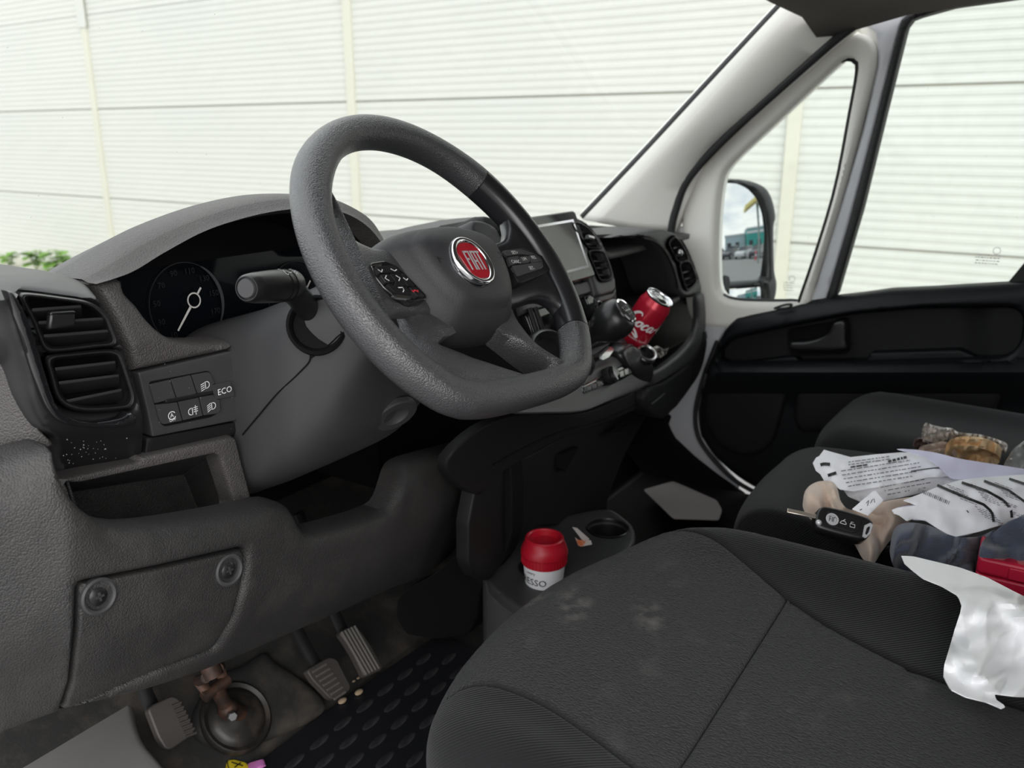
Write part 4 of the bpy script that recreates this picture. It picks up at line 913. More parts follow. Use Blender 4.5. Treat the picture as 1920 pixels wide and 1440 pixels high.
# switch pads
def wpl(px, py, hh):
    o = WH.uv(px, py, hh); return lambda u, v, h: wa(o[0]+u, o[1]+v, hh+h)
HL = .004
padL = [(694, 492), (722, 488), (743, 497), (770, 522), (801, 554), (800, 562), (772, 566), (742, 556), (722, 541), (705, 520)]
m = MB(); m.prism([WH.px(x, y, HL) for x, y in rnd(padL, 6)], -WH.n*.012); pL = m.build('switch_pad', M['gloss'], wheel, bevel=.0012)
def wkey(poly, hh, parent, mt='satin', r=2):
    m = MB(); m.prism([WH.px(x, y, hh) for x, y in rnd(poly, r)], -WH.n*.004); return m.build('pad_key', M[mt], parent, bevel=.0006)
def z2(*p): return [(680+x/4.8, 430+y/4.8) for x, y in p]
k1 = wkey(z2((108, 332), (285, 325), (345, 385), (165, 392)), HL+.003, pL)
k2 = wkey(z2((160, 408), (235, 402), (285, 470), (210, 480)), HL+.003, pL); k3 = wkey(z2((245, 402), (330, 400), (395, 500), (285, 512), (298, 468)), HL+.003, pL)
k4 = wkey(z2((345, 400), (372, 398), (470, 508), (405, 510)), HL+.003, pL); k5 = wkey(z2((215, 498), (400, 520), (440, 590), (300, 575)), HL+.003, pL); k6 = wkey(z2((415, 520), (478, 518), (560, 600), (500, 605)), HL+.003, pL)
m = MB(); m.prism([WH.px(x, y, HL+.002) for x, y in rnd(z2((270, 588), (320, 578), (440, 605), (436, 628), (300, 612)), 2)], -WH.n*.003); m.build('pad_trim', M['chrome'], pL)
m = MB(); m.prism([WH.px(x, y, HL+.002) for x, y in rnd(z2((60, 328), (90, 318), (175, 308), (172, 322), (100, 332)), 2)], -WH.n*.003); m.build('pad_trim', M['chrome'], pL)
def arrow(px, py, parent, pts, mt='white', w=.0009):
    m = MB(); stroke(m, pts, w, wpl(px, py, HL+.0032)); m.build('symbol', M[mt], parent, fixn=False, smooth=0)
arrow(714, 509, k1, [(-.003, .002), (0, -.001), (.003, .002)]); arrow(738, 506, k1, [(-.004, .001), (0, -.0015), (.004, 0)])
arrow(724, 522, k2, [(.002, .003), (-.002, 0), (.002, -.003)]); arrow(747, 522, k3, [(-.002, .003), (.002, 0), (-.002, -.003)])
arrow(752, 543, k5, [(-.003, .002), (.003, .002), (.003, -.001), (0, -.003)]); arrow(762, 526, k4, [(-.003, .003), (0, 0), (.003, .002)])
M['redp'] = mat('red_print', (.55, .03, .05), .5); arrow(778, 546, k6, [(-.004, .001), (-.0035, -.001), (0, .001), (.0035, -.001), (.004, .001)], 'redp', .0015)
HR = .010
padR = [(941, 469), (980, 464), (1005, 473), (1032, 487), (1037, 502), (1022, 513), (976, 532), (967, 521), (958, 493)]
m = MB(); m.prism([WH.px(x, y, HR) for x, y in rnd(padR, 8)], -WH.n*.014); pR = m.build('switch_pad', M['matte'], wheel, bevel=.0012)
for poly, txt, tx, ty in ((z2((1262, 195), (1420, 178), (1520, 210), (1535, 232), (1420, 220), (1300, 238)), 'SET+', 965, 474), (z2((1310, 250), (1405, 238), (1400, 300), (1330, 325)), 'CANC', 967, 491), (z2((1412, 250), (1480, 236), (1510, 268), (1500, 300), (1420, 306)), 'LIM', 983, 486), (z2((1490, 238), (1545, 232), (1605, 262), (1608, 285), (1520, 302), (1516, 268)), 'RES', 1000, 483), (z2((1345, 330), (1520, 305), (1610, 290), (1622, 335), (1590, 358), (1400, 420)), 'SET-', 997, 503)):
    kk = wkey(poly, HR+.002, pR, 'soft'); lettering(txt, .0062, wpl(tx, ty, HR+.0022), 'lettering', M['white'], kk)
m = MB(); stroke(m, [(a, b) for a, b in [WH.uv(*p, HR+.0025) for p in z2((1420, 178), (1520, 212), (1590, 250), (1610, 280), (1622, 335), (1590, 358))]], .0006, lambda u, v, h: wa(u, v, HR+.002+h), .0006); m.build('key_edge', M['steel'], pR, fixn=False, smooth=0)

# ---- column shroud
col = thing('steering_column', 'black steering column shroud with stalk behind the wheel', 'steering column', (-.43, .2, .44))
def ringz(y, cx, hw, zt, zb, n=40, e=3.0, skew=0):
    r_ = []
    for k in range(n):
        a = 2*math.pi*k/n; cx_, sx_ = math.cos(a), math.sin(a)
        r_.append(V((cx+hw*math.copysign(abs(cx_)**(2/e), cx_), y+skew*sx_, (zt+zb)/2+(zt-zb)/2*math.copysign(abs(sx_)**(2/e), sx_))))
    return r_
secs = [(.045, -.430, .050, .765, .690, 2.6), (.062, -.430, .070, .765, .635, 2.8), (.10, -.432, .096, .756, .560, 3.2), (.15, -.434, .116, .738, .512, 4), (.20, -.432, .128, .714, .484, 5), (.25, -.430, .130, .696, .460, 5), (.34, -.430, .130, .67, .440, 5)]
rows = []
S2 = np.array(secs)
for y in np.linspace(.045, .34, 26): rows.append(ringz(y, *[float(np.interp(y, S2[:, 0], S2[:, k])) for k in (1, 2, 3, 4)], e=float(np.interp(y, S2[:, 0], S2[:, 5])), skew=-.02))
m = MB(); m.grid(rows, cu_=True, capu=True); m.build('shroud', M['soft'], col, smooth=60)
# round cap low on the shroud, tilt lever
cc = un(741, 777, Y=.115); cn = V((-.25, -.75, -.6)); cn /= np.linalg.norm(cn)
m = MB(); m.lathe(cc-cn*.004, cn, [(.028, 0), (.028, .006), (.026, .0075), (.016, .0075), (.013, .004), (.006, .0015), (0, .001)], 32, cap=False); m.build('lock_cap', M['soft'], col)
# stalk
pb = [un(606, 610, Y=.135), un(580, 582, Y=.128), un(556, 552, Y=.120), un(540, 537, Y=.115), un(520, 530, Y=.110)]
m = MB(); m.tube(cat(pb[:4], 6), [.0125]*7+[.0128]*6+[.0135]*6, 20); st = m.build('stalk', M['satin'], col, smooth=60)
e0, e1 = un(548, 534, Y=.118), un(462, 541, Y=.092); ax = (e1-e0)/np.linalg.norm(e1-e0); L = np.linalg.norm(e1-e0)
m = MB(); m.lathe(e0, ax, [(.010, -.008), (.0150, 0), (.0155, L*.2), (.0156, L*.45), (.0150, L*.62), (.0140, L*.85), (.0128, L*.97), (.0112, L), (.0105, L), (.0100, L-.002), (0, L-.002)], 32, cap=False); kn_ = m.build('light_switch_knob', M['satin'], st, smooth=45)
m = MB(); m.lathe(e0+ax*(L-.004), ax, [(.0092, 0), (.0092, .004), (.0082, .0055), (.0, .0055)], 28, cap=False); m.build('end_button', M['soft'], kn_)
for q in (.18, .30):
    m = MB(); m.lathe(e0+ax*L*q, ax, [(.01565, 0), (.0161, .0004), (.01565, .0012)], 32, cap=False); m.build('knob_groove', M['dark'], kn_)
# light symbols on the knob
upv = V((0, 0, 1)); upv = upv-(upv@ax)*ax; upv /= np.linalg.norm(upv); sdv = np.cross(ax, upv)
if sdv@(CAM-e0) < 0: sdv = -sdv
def kp(s_, a, h): return e0+ax*s_+(.0158+h)*(math.cos(a)*sdv+math.sin(a)*upv)
def ksym(s_, a0, kind):
    pl = lambda u, v, h: kp(s_-u, a0+v/.0158, h); m = MB()
    if kind == 'sun':
        stroke(m, [(.0018*math.cos(a), .0018*math.sin(a)) for a in np.arange(12)*2*math.pi/12], .0007, pl, .0004, True)
        for a in np.arange(8)*math.pi/4: stroke(m, [(.0028*math.cos(a), .0028*math.sin(a)), (.0042*math.cos(a), .0042*math.sin(a))], .0006, pl, .0004)
    elif kind == 'O': stroke(m, [(.0022*math.cos(a), .0026*math.sin(a)) for a in np.linspace(.6, 5.7, 14)], .0007, pl, .0004)
    else: stroke(m, [(-.0025, 0), (.0025, 0)], .0008, pl, .0004)
    m.build('symbol', M['white'], kn_, fixn=False, smooth=0)
ksym(L*.12, .95, 'sun'); ksym(L*.34, .95, 'O'); ksym(L*.24, .95, '-'); ksym(L*.34, 1.35, 'O'); ksym(L*.12, 1.35, '-')
# shroud joint lines
def sproj(px, py):
    # first hit of the photo direction with the shroud's left side
    D = ray(px, py); best = None
    for y in np.linspace(.06, .33, 200):
        t = (y-CAM[1])/D[1]; p = CAM+t*D; cx, hw, zt, zb, e = [float(np.interp(y, S2[:, 0], S2[:, k])) for k in (1, 2, 3, 4, 5)]
        f = (abs((p[0]-cx)/hw))**e+(abs((p[2]-(zt+zb)/2)/((zt-zb)/2)))**e
        if f <= 1.02: return p-D/np.linalg.norm(D)*.0012
    return un(px, py, Y=.1)
# socket around the stalk root
sc = sproj(594, 608)+V((-.004, -.004, .001)); sn_ = V((-.70, -.64, .34)); sn_ /= np.linalg.norm(sn_)
m = MB(); m.lathe(sc-sn_*.004, sn_, [(.031, -.02), (.031, .002), (.028, .004), (.026, .002), (.024, -.004), (0, -.006)], 36, cap=False); m.build('stalk_socket', M['dark'], col, smooth=50)
for ln in ([(572, 640), (582, 672), (560, 700), (520, 738), (480, 785), (455, 815)], [(582, 672), (615, 648), (640, 625), (662, 612)], [(622, 596), (632, 610), (642, 626)]):
    m = MB(); m.tube(cat([sproj(*p) for p in ln], 6), .0009, 6); m.build('shroud_joint', M['dark'], col)
# ================================================================== SEATS
from mathutils import noise as mnoise
def seat(name, label, outline, ztop, pieces, back_x, group=None, base=True, backrest=True):
    """plan outline in mm; pieces = [(part name, polygon mm, material)]; the cushion rolls down at its outline"""
    oc = cat(outline, 5, True); OL = [np.array([V(p)[:2] for p in oc])]; cx = sum(p[0] for p in outline)/len(outline)/1000
    t = thing(name, label, 'seat', (cx, -.35, .02), group)
    RR, DD = 75.0, .070
    def zf(x, y):
        d_ = bdist(np.array([[x, y]]), OL)[0]; z = ztop(x/1000, y/1000)
        if d_ < RR: z -= DD*(1-math.sqrt(max(0, 1-(1-d_/RR)**2)))
        return V((x/1000, y/1000, z))
    for nm, poly, mt, st in pieces:
        m = MB(); drape(m, poly, zf, st, (), (0, 0, -1), .12, 7, .006); m.build(nm, M[mt], t, smooth=70)
    # plinth under the cushion
    m = MB(); m.prism([(p[0]/1000*.9+cx*.1, p[1]/1000*.9-.045, .02) for p in oc], (0, 0, .20)); m.build('seat_base', M['matte'], t)
    x0, x1 = back_x; rows = []
    for q in np.linspace(0, 1, 10):
        z = .34+.40*q; y = -.70-.16*q; w = (x1-x0)/2*(1-.10*q*q); c0 = (x0+x1)/2; th = .055*(1-.35*q)
        rows.append([V((c0+w*math.copysign(abs(math.cos(a))**.6, math.cos(a)), y+th*math.copysign(abs(math.sin(a))**.8, math.sin(a)), z)) for a in np.arange(24)*2*math.pi/24])
    m = MB(); m.grid(rows, cu_=True, capu=True); m.build('backrest', M['twill'], t, bevel=.02, smooth=60)
    return t
Do = [(-692, -640), (-692, -260), (-676, -160), (-618, -82), (-525, -40), (-405, -27), (-285, -40), (-190, -82), (-122, -165), (-92, -290), (-88, -640), (-390, -650)]
def dz(x, y):
    z = .372+.030*math.exp(-((x+.145)/.055)**2)+.022*math.exp(-((x+.645)/.05)**2)-.04*max(0, -.2-y)
    return z
# seam lines (mm)
R_ = cat([(-168, -70), (-165, -130), (-178, -200), (-205, -262), (-244, -330), (-276, -400), (-296, -490), (-292, -660)], 5)
L_ = cat([(-590, -40), (-562, -100), (-556, -165), (-570, -230), (-592, -300), (-604, -400), (-608, -660)], 5)
def clip(poly, outl):
    """Sutherland-Hodgman is enough here: outlines are convex"""
    P = [V(p)[:2] for p in poly]; O = [V(p)[:2] for p in outl]
    ar = sum(O[i-1][0]*O[i][1]-O[i][0]*O[i-1][1] for i in range(len(O)))
    if ar < 0: O = O[::-1]
    for i in range(len(O)):
        a, b = O[i-1], O[i]; e = b-a; res = []
        side = lambda p: e[0]*(p[1]-a[1])-e[1]*(p[0]-a[0])
        for j in range(len(P)):
            c0, c1 = P[j-1], P[j]; s0, s1 = side(c0), side(c1)
            if s1 >= 0:
                if s0 < 0: res.append(c0+(c1-c0)*s0/(s0-s1))
                res.append(c1)
            elif s0 >= 0: res.append(c0+(c1-c0)*s0/(s0-s1))
        P = res
    return P
Dol = [V(p)[:2] for p in cat(Do, 4, True)]
cutR = [V(p)[:2] for p in R_]; cutL = [V(p)[:2] for p in L_]
rb_ = clip(cutR+[V((0, -660)), V((0, 20)), V((-168, 20))], Dol)
lb_ = clip(cutL+[V((-760, -660)), V((-760, 20)), V((-590, 20))], Dol)
up = lambda pts: [p for p in pts if p[1] > -312]; dn = lambda pts: [p for p in pts if p[1] <= -312]
fr_ = clip([V((-590, 20)), V((-168, 20))]+up(cutR)+[V((-233, -312)), V((-595, -312))]+up(cutL)[::-1], Dol)
re_ = clip([V((-595, -312)), V((-233, -312))]+dn(cutR)+dn(cutL)[::-1], Dol)
_o = V((sum(p[0] for p in Do)/len(Do)/1000, -.35, .02))
smudge(M['knit'], [(un(1075, 1135, Z=.37)-_o, (.055, .028, .05)), (un(1000, 1115, Z=.36)-_o, (.05, .03, .05)), (un(1215, 1150, Z=.375)-_o, (.05, .022, .05)), (un(1120, 1020, Z=.37)-_o, (.06, .03, .05))])
seat('driver_seat', 'dark grey fabric driver seat cushion with chalky smudges, nearest the camera', Do, dz,
     [('front_insert', fr_, 'knit', 13), ('rear_insert', re_, 'knit', 15), ('inner_bolster', rb_, 'twill', 13), ('outer_bolster', lb_, 'twill', 13)], (-.69, -.11))
Mo = [(8, -640), (-6, -560), (-4, -300), (8, -215), (50, -160), (130, -135), (260, -128), (370, -138), (428, -172), (450, -240), (452, -560), (438, -640), (220, -650)]
mz = lambda x, y: .340+.012*math.exp(-((x-.43)/.06)**2)-.03*max(0, -.2-y)
Mol = [V(p)[:2] for p in cat(Mo, 4, True)]
m1 = clip([(52, 0), (600, 0), (600, -700), (52, -700)], Mol); m2 = clip([(-60, 0), (52, 0), (52, -700), (-60, -700)], Mol)
seat('passenger_seat', 'dark grey middle seat cushion covered with papers and cloths', Mo, mz, [('cushion_top', m1, 'twill', 16), ('side_bolster', m2, 'twill', 13)], (.02, .40), 'passenger bench seats')
Po = [(492, -640), (478, -560), (478, -260), (492, -190), (530, -160), (620, -150), (720, -158), (790, -195), (815, -270), (818, -560), (804, -640), (640, -650)]
pz = lambda x, y: .338+.020*math.exp(-((x-.77)/.05)**2)-.02*max(0, -.2-y)
Pol = [V(p)[:2] for p in cat(Po, 4, True)]
seat('passenger_seat', 'dark grey outer seat cushion beside the passenger door', Po, pz, [('cushion_top', Pol, 'twill', 16)], (.49, .81), 'passenger bench seats')

# ================================================================== FOOTWELL
M['stud'] = dusty(mat('mat_stud', (.015, .0155, .019), .5), 60, .22, (.14, .13, .13), .42, .7)
mat_o = thing('floor_mat', 'dark rubber floor mat with raised oval studs', 'floor mat', (-.34, .1, 0))
m = MB(); m.prism(rnd([(-.62, -.30, .0), (-.08, -.30, .0), (-.075, .335, .0), (-.30, .350, .0), (-.52, .355, .0), (-.60, .31, .0)], .03), (0, 0, .006)); m.build('mat_sheet', M['dark_floor_sheet'], mat_o, bevel=.002)
k = 0; s0 = None
for i in range(13):
    for j in range(9):
        x, y = -.60+.050*i+.025*(j % 2), .02+.036*j
        if x > -.10 or y > .33 or (x < -.55 and y > .27): continue
        if s0 is None:
            m = MB(); n = 10; rows = [[V((r_*.021*math.cos(a), r_*.0078*math.sin(a), h)) for a in np.arange(n)*2*math.pi/n] for r_, h in ((1, 0), (.85, .0011), (.5, .0014))]
            m.grid(rows, cu_=True); m.add(rows[-1], [tuple(range(n))]); s0 = m.build('mat_stud', M['stud'], mat_o); 
            for v in s0.data.vertices: v.co += Vector(ROOT[mat_o.name])
            ob = s0
        else: ob = s0.copy(); COL.objects.link(ob)
        ob.parent = mat_o; ob.location = Vector((x, y, .0058))-Vector(ROOT[mat_o.name]); ob.rotation_euler.z = rad(4)
# kick trim by the door sill
ks = [(-60, 1396), (12, 1380), (115, 1343), (200, 1322), (248, 1308), (252, 1340), (268, 1385), (292, 1415), (318, 1450), (330, 1500), (-60, 1500)]
m = MB(); drape(m, rs(cat(ks, 3, True), 70), lambda a, b: un(a, b, Z=.115), 16, (), (0, 0, -1), .10, 12, .012)
tag(m.build('trim_3', M['kick'], None, smooth=60), 'dusty grey kick trim beside the clutch pedal', 'trim', kind='structure')
M['pedal'] = mat('pedal_rubber', (.045, .040, .037), .55, bump=('noise', 300, .2, .0005))
M['pedal_g'] = mat('worn_pedal_rubber', (.10, .092, .085), .5)
def pedal(name, label, poly, fr, ridges, mt, rmt, arm):
    c0 = fr.px(*np.mean(np.array(poly, float), axis=0)); t = thing(name, label, 'pedal', tuple(c0-V((0, 0, .05))))
    m = MB(); m.prism([fr.px(x, y, .0) for x, y in rnd(poly, 7)], -fr.n*.014); pd = m.build('pad', M[mt], t, bevel=.003, seg=3)
    for a, b in ridges:
        m = MB(); pa, pb_ = fr.px(*a, .0), fr.px(*b, .0); m.tube([pa, pb_], .0022, 8); m.build('tread_ridge', M[rmt], pd)
    m = MB(); m.tube(cat([c0-fr.n*.012, c0-fr.n*.03+V((0, .03, .06)), V(arm)], 6), .011, 10, flat=.6); m.build('pedal_arm', M['matte'], t)
z3 = lambda x, y: (240+x/3.2, 1140+y/3.2)
fc = Fr((-.575, .40, .12), (1, 0, 0), (0, .55, .84))
cl_p = [z3(*p) for p in ((120, 610), (150, 580), (265, 525), (305, 540), (360, 640), (402, 730), (395, 755), (260, 850), (225, 845), (185, 780), (150, 690))]
pedal('clutch_pedal', 'wide brown-black clutch pedal nearest the door sill', cl_p, fc, [(z3(250, 558+38*k+0), z3(300+14*k, 548+36*k)) for k in range(0)] + [(z3(262+12*k, 590+26*k), z3(318+13*k, 566+26*k)) for k in range(8)], 'pedal', 'pedal', (-.57, .47, .40))
fb = Fr((-.42, .36, .10), (1, 0, 0), (0, .55, .84))
br_p = [z3(*p) for p in ((1072, 372), (1210, 292), (1255, 305), (1338, 470), (1330, 495), (1240, 548), (1212, 540), (1108, 432))]
pedal('brake_pedal', 'ribbed brake pedal in the middle of the footwell', br_p, fb, [(z3(1105+22*k, 385+27*k), z3(1190+19*k, 335+28*k)) for k in range(7)], 'pedal', 'pedal_g', (-.40, .47, .38))
fa = Fr((-.30, .34, .08), (1, 0, 0), (0, .60, .80))
ac_p = [z3(*p) for p in ((1265, 145), (1355, 100), (1400, 140), (1455, 220), (1500, 300), (1528, 352), (1520, 372), (1422, 416), (1400, 370), (1355, 280), (1310, 205))]
pedal('accelerator_pedal', 'tall accelerator pedal with long pale grooves', ac_p, fa, [([z3(1282+19*q, 142-9*q), z3(1430+19*q, 398-9*q)]) for q in range(5)], 'pedal', 'pedal_g', (-.28, .45, .30))
# toe cover moulding, boot and steering joint
M['rust'] = mat('rusty_steel', (.030, .019, .015), .6, metal=.4, noise=(60, (.10, .045, .026), .4, .75), bump=('noise', 200, .4, .001))
M['bootm'] = dusty(mat('boot_rubber', (.016, .014, .013), .42), 30, .35, (.14, .10, .07), .5, .75)
M['bolt'] = mat('bolt_steel', (.45, .45, .46), .35, metal=1)
toe = [z3(*p) for p in ((560, 380), (700, 330), (830, 250), (900, 310), (1080, 430), (1200, 560), (1150, 650), (900, 760), (620, 840), (430, 770), (400, 640), (480, 480))]
FT = Fr((-.47, .42, .06), (1, 0, 0), (0, .735, .678))
panel('trim_4', M['floor'], None, rs(cat(toe, 3, True), 80), lambda a, b: FT.px(a, b, .012), 16, (), -FT.n, .02, 22, .012)
tag(bpy.data.objects['trim_4'], 'moulded dark toe board cover around the steering shaft', 'trim', kind='structure')
bo = FT.px(443, 1345, .012)
sj = thing('steering_joint', 'rusty steering shaft joint on a round rubber boot', 'steering joint', tuple(bo-V((0, 0, .02))))
m = MB(); m.lathe(bo-FT.n*.004, FT.n, [(.054, 0), (.054, .006), (.050, .010), (.044, .007), (.041, .011), (.034, .016), (.026, .016), (.016, .022), (0, .022)], 36, cap=False); m.build('boot', M['bootm'], sj, smooth=50)
p1, p2, p3 = FT.px(428, 1330, .045), FT.px(405, 1290, .075), un(398, 1262, Y=.345)
m = MB(); m.tube([bo+FT.n*.015, p1], .012, 14); m.tube([p1, p2], .010, 12); m.build('shaft', M['rust'], sj)
m = MB(); m.sphere(p1, .0145, n=10); m.build('lower_yoke', M['rust'], sj)
m = MB(); m.lathe(p1+V((-.006, -.014, .0)), (-.3, -.8, .2), [(.0075, 0), (.0075, .006), (.006, .008), (0, .008)], 6, cap=False); m.build('bolt', M['bolt'], sj)
ca = V((1, 0, .1)); ca /= np.linalg.norm(ca)
for sg in (-1, 1):
    m = MB(); m.tube([p2+ca*.014*sg, p2+ca*.017*sg+V((0, .012, .02)), p3+ca*.010*sg], [.007, .0085, .007], 10); m.build('yoke_arm', M['rust'], sj)
m = MB(); m.tube([p2-ca*.021, p2+ca*.021], .0085, 14); m.build('cross_pin', M['rust'], sj)
m = MB(); m.tube([p3+V((0, -.003, -.005)), p3+V((0, .04, .08))], .013, 12); m.build('upper_shaft', M['rust'], sj)
# dirt crumbs along the mat edge
M['crumb'] = mat('dry_leaf_bits', (.36, .27, .18), .9)
R = random.Random(3)
for k in range(12):
    x = R.uniform(600, 700); px, py = x, 1300-(x-620)*.75+R.uniform(-14, 14)
    if k == 0: px, py = 673, 1299
    if k == 1: px, py = 642, 1315
    c0 = un(px, py, Z=.008); s_ = R.uniform(.002, .0035) if k > 1 else .007
    m = MB(); m.sphere(c0+V((0, 0, s_*.2)), s_, (1.2, .8, .5), 5)
    tag(m.build('leaf_crumb', M['crumb'], None), 'largest tan leaf crumb by the accelerator' if k == 0 else 'curled tan leaf crumb under the brake pedal' if k == 1 else 'tiny dry crumb scattered along the mat edge', 'crumb', 'crumbs by the pedals')
# floor console with cup holders
fcn = thing('cup_console', 'black floor console with round cup holders under the dash', 'console', (.05, .16, .0))
c_ = [(912, 1080), (930, 1062), (965, 1010), (1010, 980), (1075, 962), (1135, 952), (1165, 965), (1190, 992), (1180, 1030), (1100, 1090), (1000, 1140), (960, 1130), (925, 1102)]
hole = [un(1139, 990, Z=.19)+V((.036*math.cos(a), .036*math.sin(a), 0)) for a in np.arange(32)*2*math.pi/32]
def pj(P):
    v = V(P)-CAM; z = v@cf; return (960+FPX*(v@cr_)/z, 720-FPX*(v@cu)/z)
hpx = [pj(p) for p in hole]
cupc = un(1016, 1062, Z=.19); h2 = [pj(cupc+V((.037*math.cos(a), .037*math.sin(a), 0))) for a in np.arange(32)*2*math.pi/32]
panel('console_top', M['soft'], fcn, cat(c_, 3, True), lambda a, b: un(a, b, Z=.19), 12, [hpx, h2], (0, 0, -1), .012, 6, .006)
for cc_ in (un(1139, 990, Z=.19), cupc):
    m = MB(); m.lathe(V((cc_[0], cc_[1], .12)), (0, 0, 1), [(.032, 0), (.034, .03), (.0365, .068), (.038, .0715), (.0395, .070)], 32, cap=False); m.add([V((cc_[0]+.032*math.cos(a), cc_[1]+.032*math.sin(a), .12)) for a in np.arange(16)*math.pi/8], [tuple(range(16))]); m.build('cup_well', M['satin'], fcn)
m = MB(); drape(m, [(905, 1078), (935, 1085), (1000, 1118), (980, 1160), (930, 1125), (912, 1100)], lambda a, b: un(a, b, Z=.185-.0006*max(0, b-1090)), 12, (), (0, 0, -1), .16, 4, .006); m.build('console_lip', M['soft'], fcn)
m = MB(); m.aab(-.05, .22, .08, .21, 0.0, .115); m.build('console_box', M['matte'], fcn)
# ================================================================== GEAR LEVER
gk = un(1149, 602, Y=.058); gn = .70*cr_+.55*cu-.46*cf; gn /= np.linalg.norm(gn)
gear = thing('gear_lever', 'round black gear knob with chrome ringed shift pattern', 'gear lever', tuple(conf(1095, 690)+V((0, .02, -.02))))
RK = .0325
m = MB(); m.lathe(gk, gn, [(.010, -.055), (.012, -.040), (.019, -.031), (.026, -.022), (.031, -.010), (.0325, .002), (.0315, .012), (.028, .0205), (.0225, .0265), (0, .028)], 40, cap=False); kob = m.build('gear_knob', M['satin'], gear, smooth=60)
m = MB(); m.lathe(gk, gn, [(.0216, .0262), (.0226, .0285), (.0205, .0302), (.0185, .0292)], 40, cap=False); m.build('knob_ring', M['chrome'], kob)
m = MB(); m.lathe(gk, gn, [(.0195, .0285), (.012, .0300), (0, .0305)], 32, cap=False); m.build('knob_cap', M['matte'], kob)
gy = V((0, 0, 1))*.3+wy0; gy = gy-(gy@gn)*gn; gy /= np.linalg.norm(gy); gx = np.cross(gy, gn)
gp = lambda u, v, h: gk+gx*u+gy*v+gn*(.0306+h-6*(u*u+v*v)*.5)
for t, u, v in (('R', -.0125, .0055), ('1', -.0055, .0065), ('3', .0025, .0065), ('5', .0105, .0055), ('2', -.0055, -.0075), ('4', .0025, -.0075), ('6', .0105, -.0065)):
    lettering(t, .0050, lambda a, b, h, u=u, v=v: gp(a+u, b+v, h), 'shift_mark', M['white'], kob)
m = MB(); stroke(m, [(-.0055, .003), (-.0055, -.004)], .0008, gp); stroke(m, [(.0025, .003), (.0025, -.004)], .0008, gp); stroke(m, [(.0105, .003), (.0105, -.004)], .0008, gp); stroke(m, [(-.0125, .002), (-.0125, -.0005), (.0105, -.0005)], .0008, gp); m.build('shift_lines', M['white'], kob, fixn=False, smooth=0)
m = MB(); gb_ = conf(1098, 690)+V((0, .02, .0)); m.tube(cat([gk-gn*.050, gk-gn*.075, gb_], 6), .008, 12); m.build('lever_rod', M['satin'], gear)
m = MB(); m.lathe(gb_-V((0, .0, .0)), gn*.6+V((0, -.3, .5)), [(.045, -.03), (.044, -.01), (.036, .006), (.030, .008), (.026, .022), (.016, .03), (.010, .034)], 32, cap=False); m.build('gaiter', M['matte'], gear, smooth=60)
m = MB(); m.prism([conf(x, y)+V((0, -.012, .004)) for x, y in rnd([(1117, 668), (1134, 652), (1140, 658), (1130, 672), (1118, 678)], 2)], (0, .006, 0)); m.build('gaiter_clip', M['chrome'], gear)
# round grey housing seen through the wheel
g0 = un(1034, 668, Y=.10); m = MB(); m.lathe(g0, (-.25, -.75, .6), [(.046, -.04), (.046, -.004), (.043, .006), (.038, .010), (.034, .006), (.030, -.004), (0, -.006)], 36, cap=False); m.build('selector_housing', M['satin'], dash, smooth=50)

# ================================================================== COLA CAN
M['canred'] = mat('can_red', (.50, .012, .035), .32, metal=.35, coat=.3)
M['alu'] = mat('aluminium', (.74, .74, .75), .22, metal=1)
ca_ = .456*cr_+.735*cu-.50*cf; ca_ /= np.linalg.norm(ca_)
cc = un(1208, 600, Y=.128); RC, HC = .0315, .112
cb = cc-ca_*HC/2
can = thing('soda_can', 'open red soda can with white script leaning on the dash shelf', 'can', tuple(cb))
m = MB(); m.lathe(cb, ca_, [(.022, .002), (.024, .0), (.0265, .002), (RC, .010), (RC, .092), (RC-.0015, .097), (.0268, .106), (.0262, .108)], 44, cap=True); m.build('can_body', M['canred'], can, smooth=50)
m = MB(); m.lathe(cb, ca_, [(.0262, .1075), (.0272, .1095), (.0276, .1115), (.0268, .1125), (.0256, .1115), (.0248, .1085), (.0236, .1080), (.0225, .1088), (0, .1088)], 44, cap=False); lid = m.build('can_lid', M['alu'], can, smooth=40)
ay = cu-(cu@ca_)*ca_; ay /= np.linalg.norm(ay); ax_ = np.cross(ay, ca_)
m = MB(); m.prism([cb+ca_*.1092+ax_*(.0085*math.cos(a))+ay*(-.010+.0075*math.sin(a)) for a in np.arange(20)*2*math.pi/20], ca_*.0003); m.build('mouth', M['dark'], lid)
m = MB(); m.ringp([cb+ca_*.110+ax_*(.0075*math.cos(a))+ay*(.004+.0115*math.sin(a)) for a in np.arange(24)*2*math.pi/24], [cb+ca_*.110+ax_*(.0042*math.cos(a))+ay*(.008+.0045*math.sin(a)) for a in np.arange(24)*2*math.pi/24], ca_*.0012); m.build('ring_pull', M['alu'], lid)
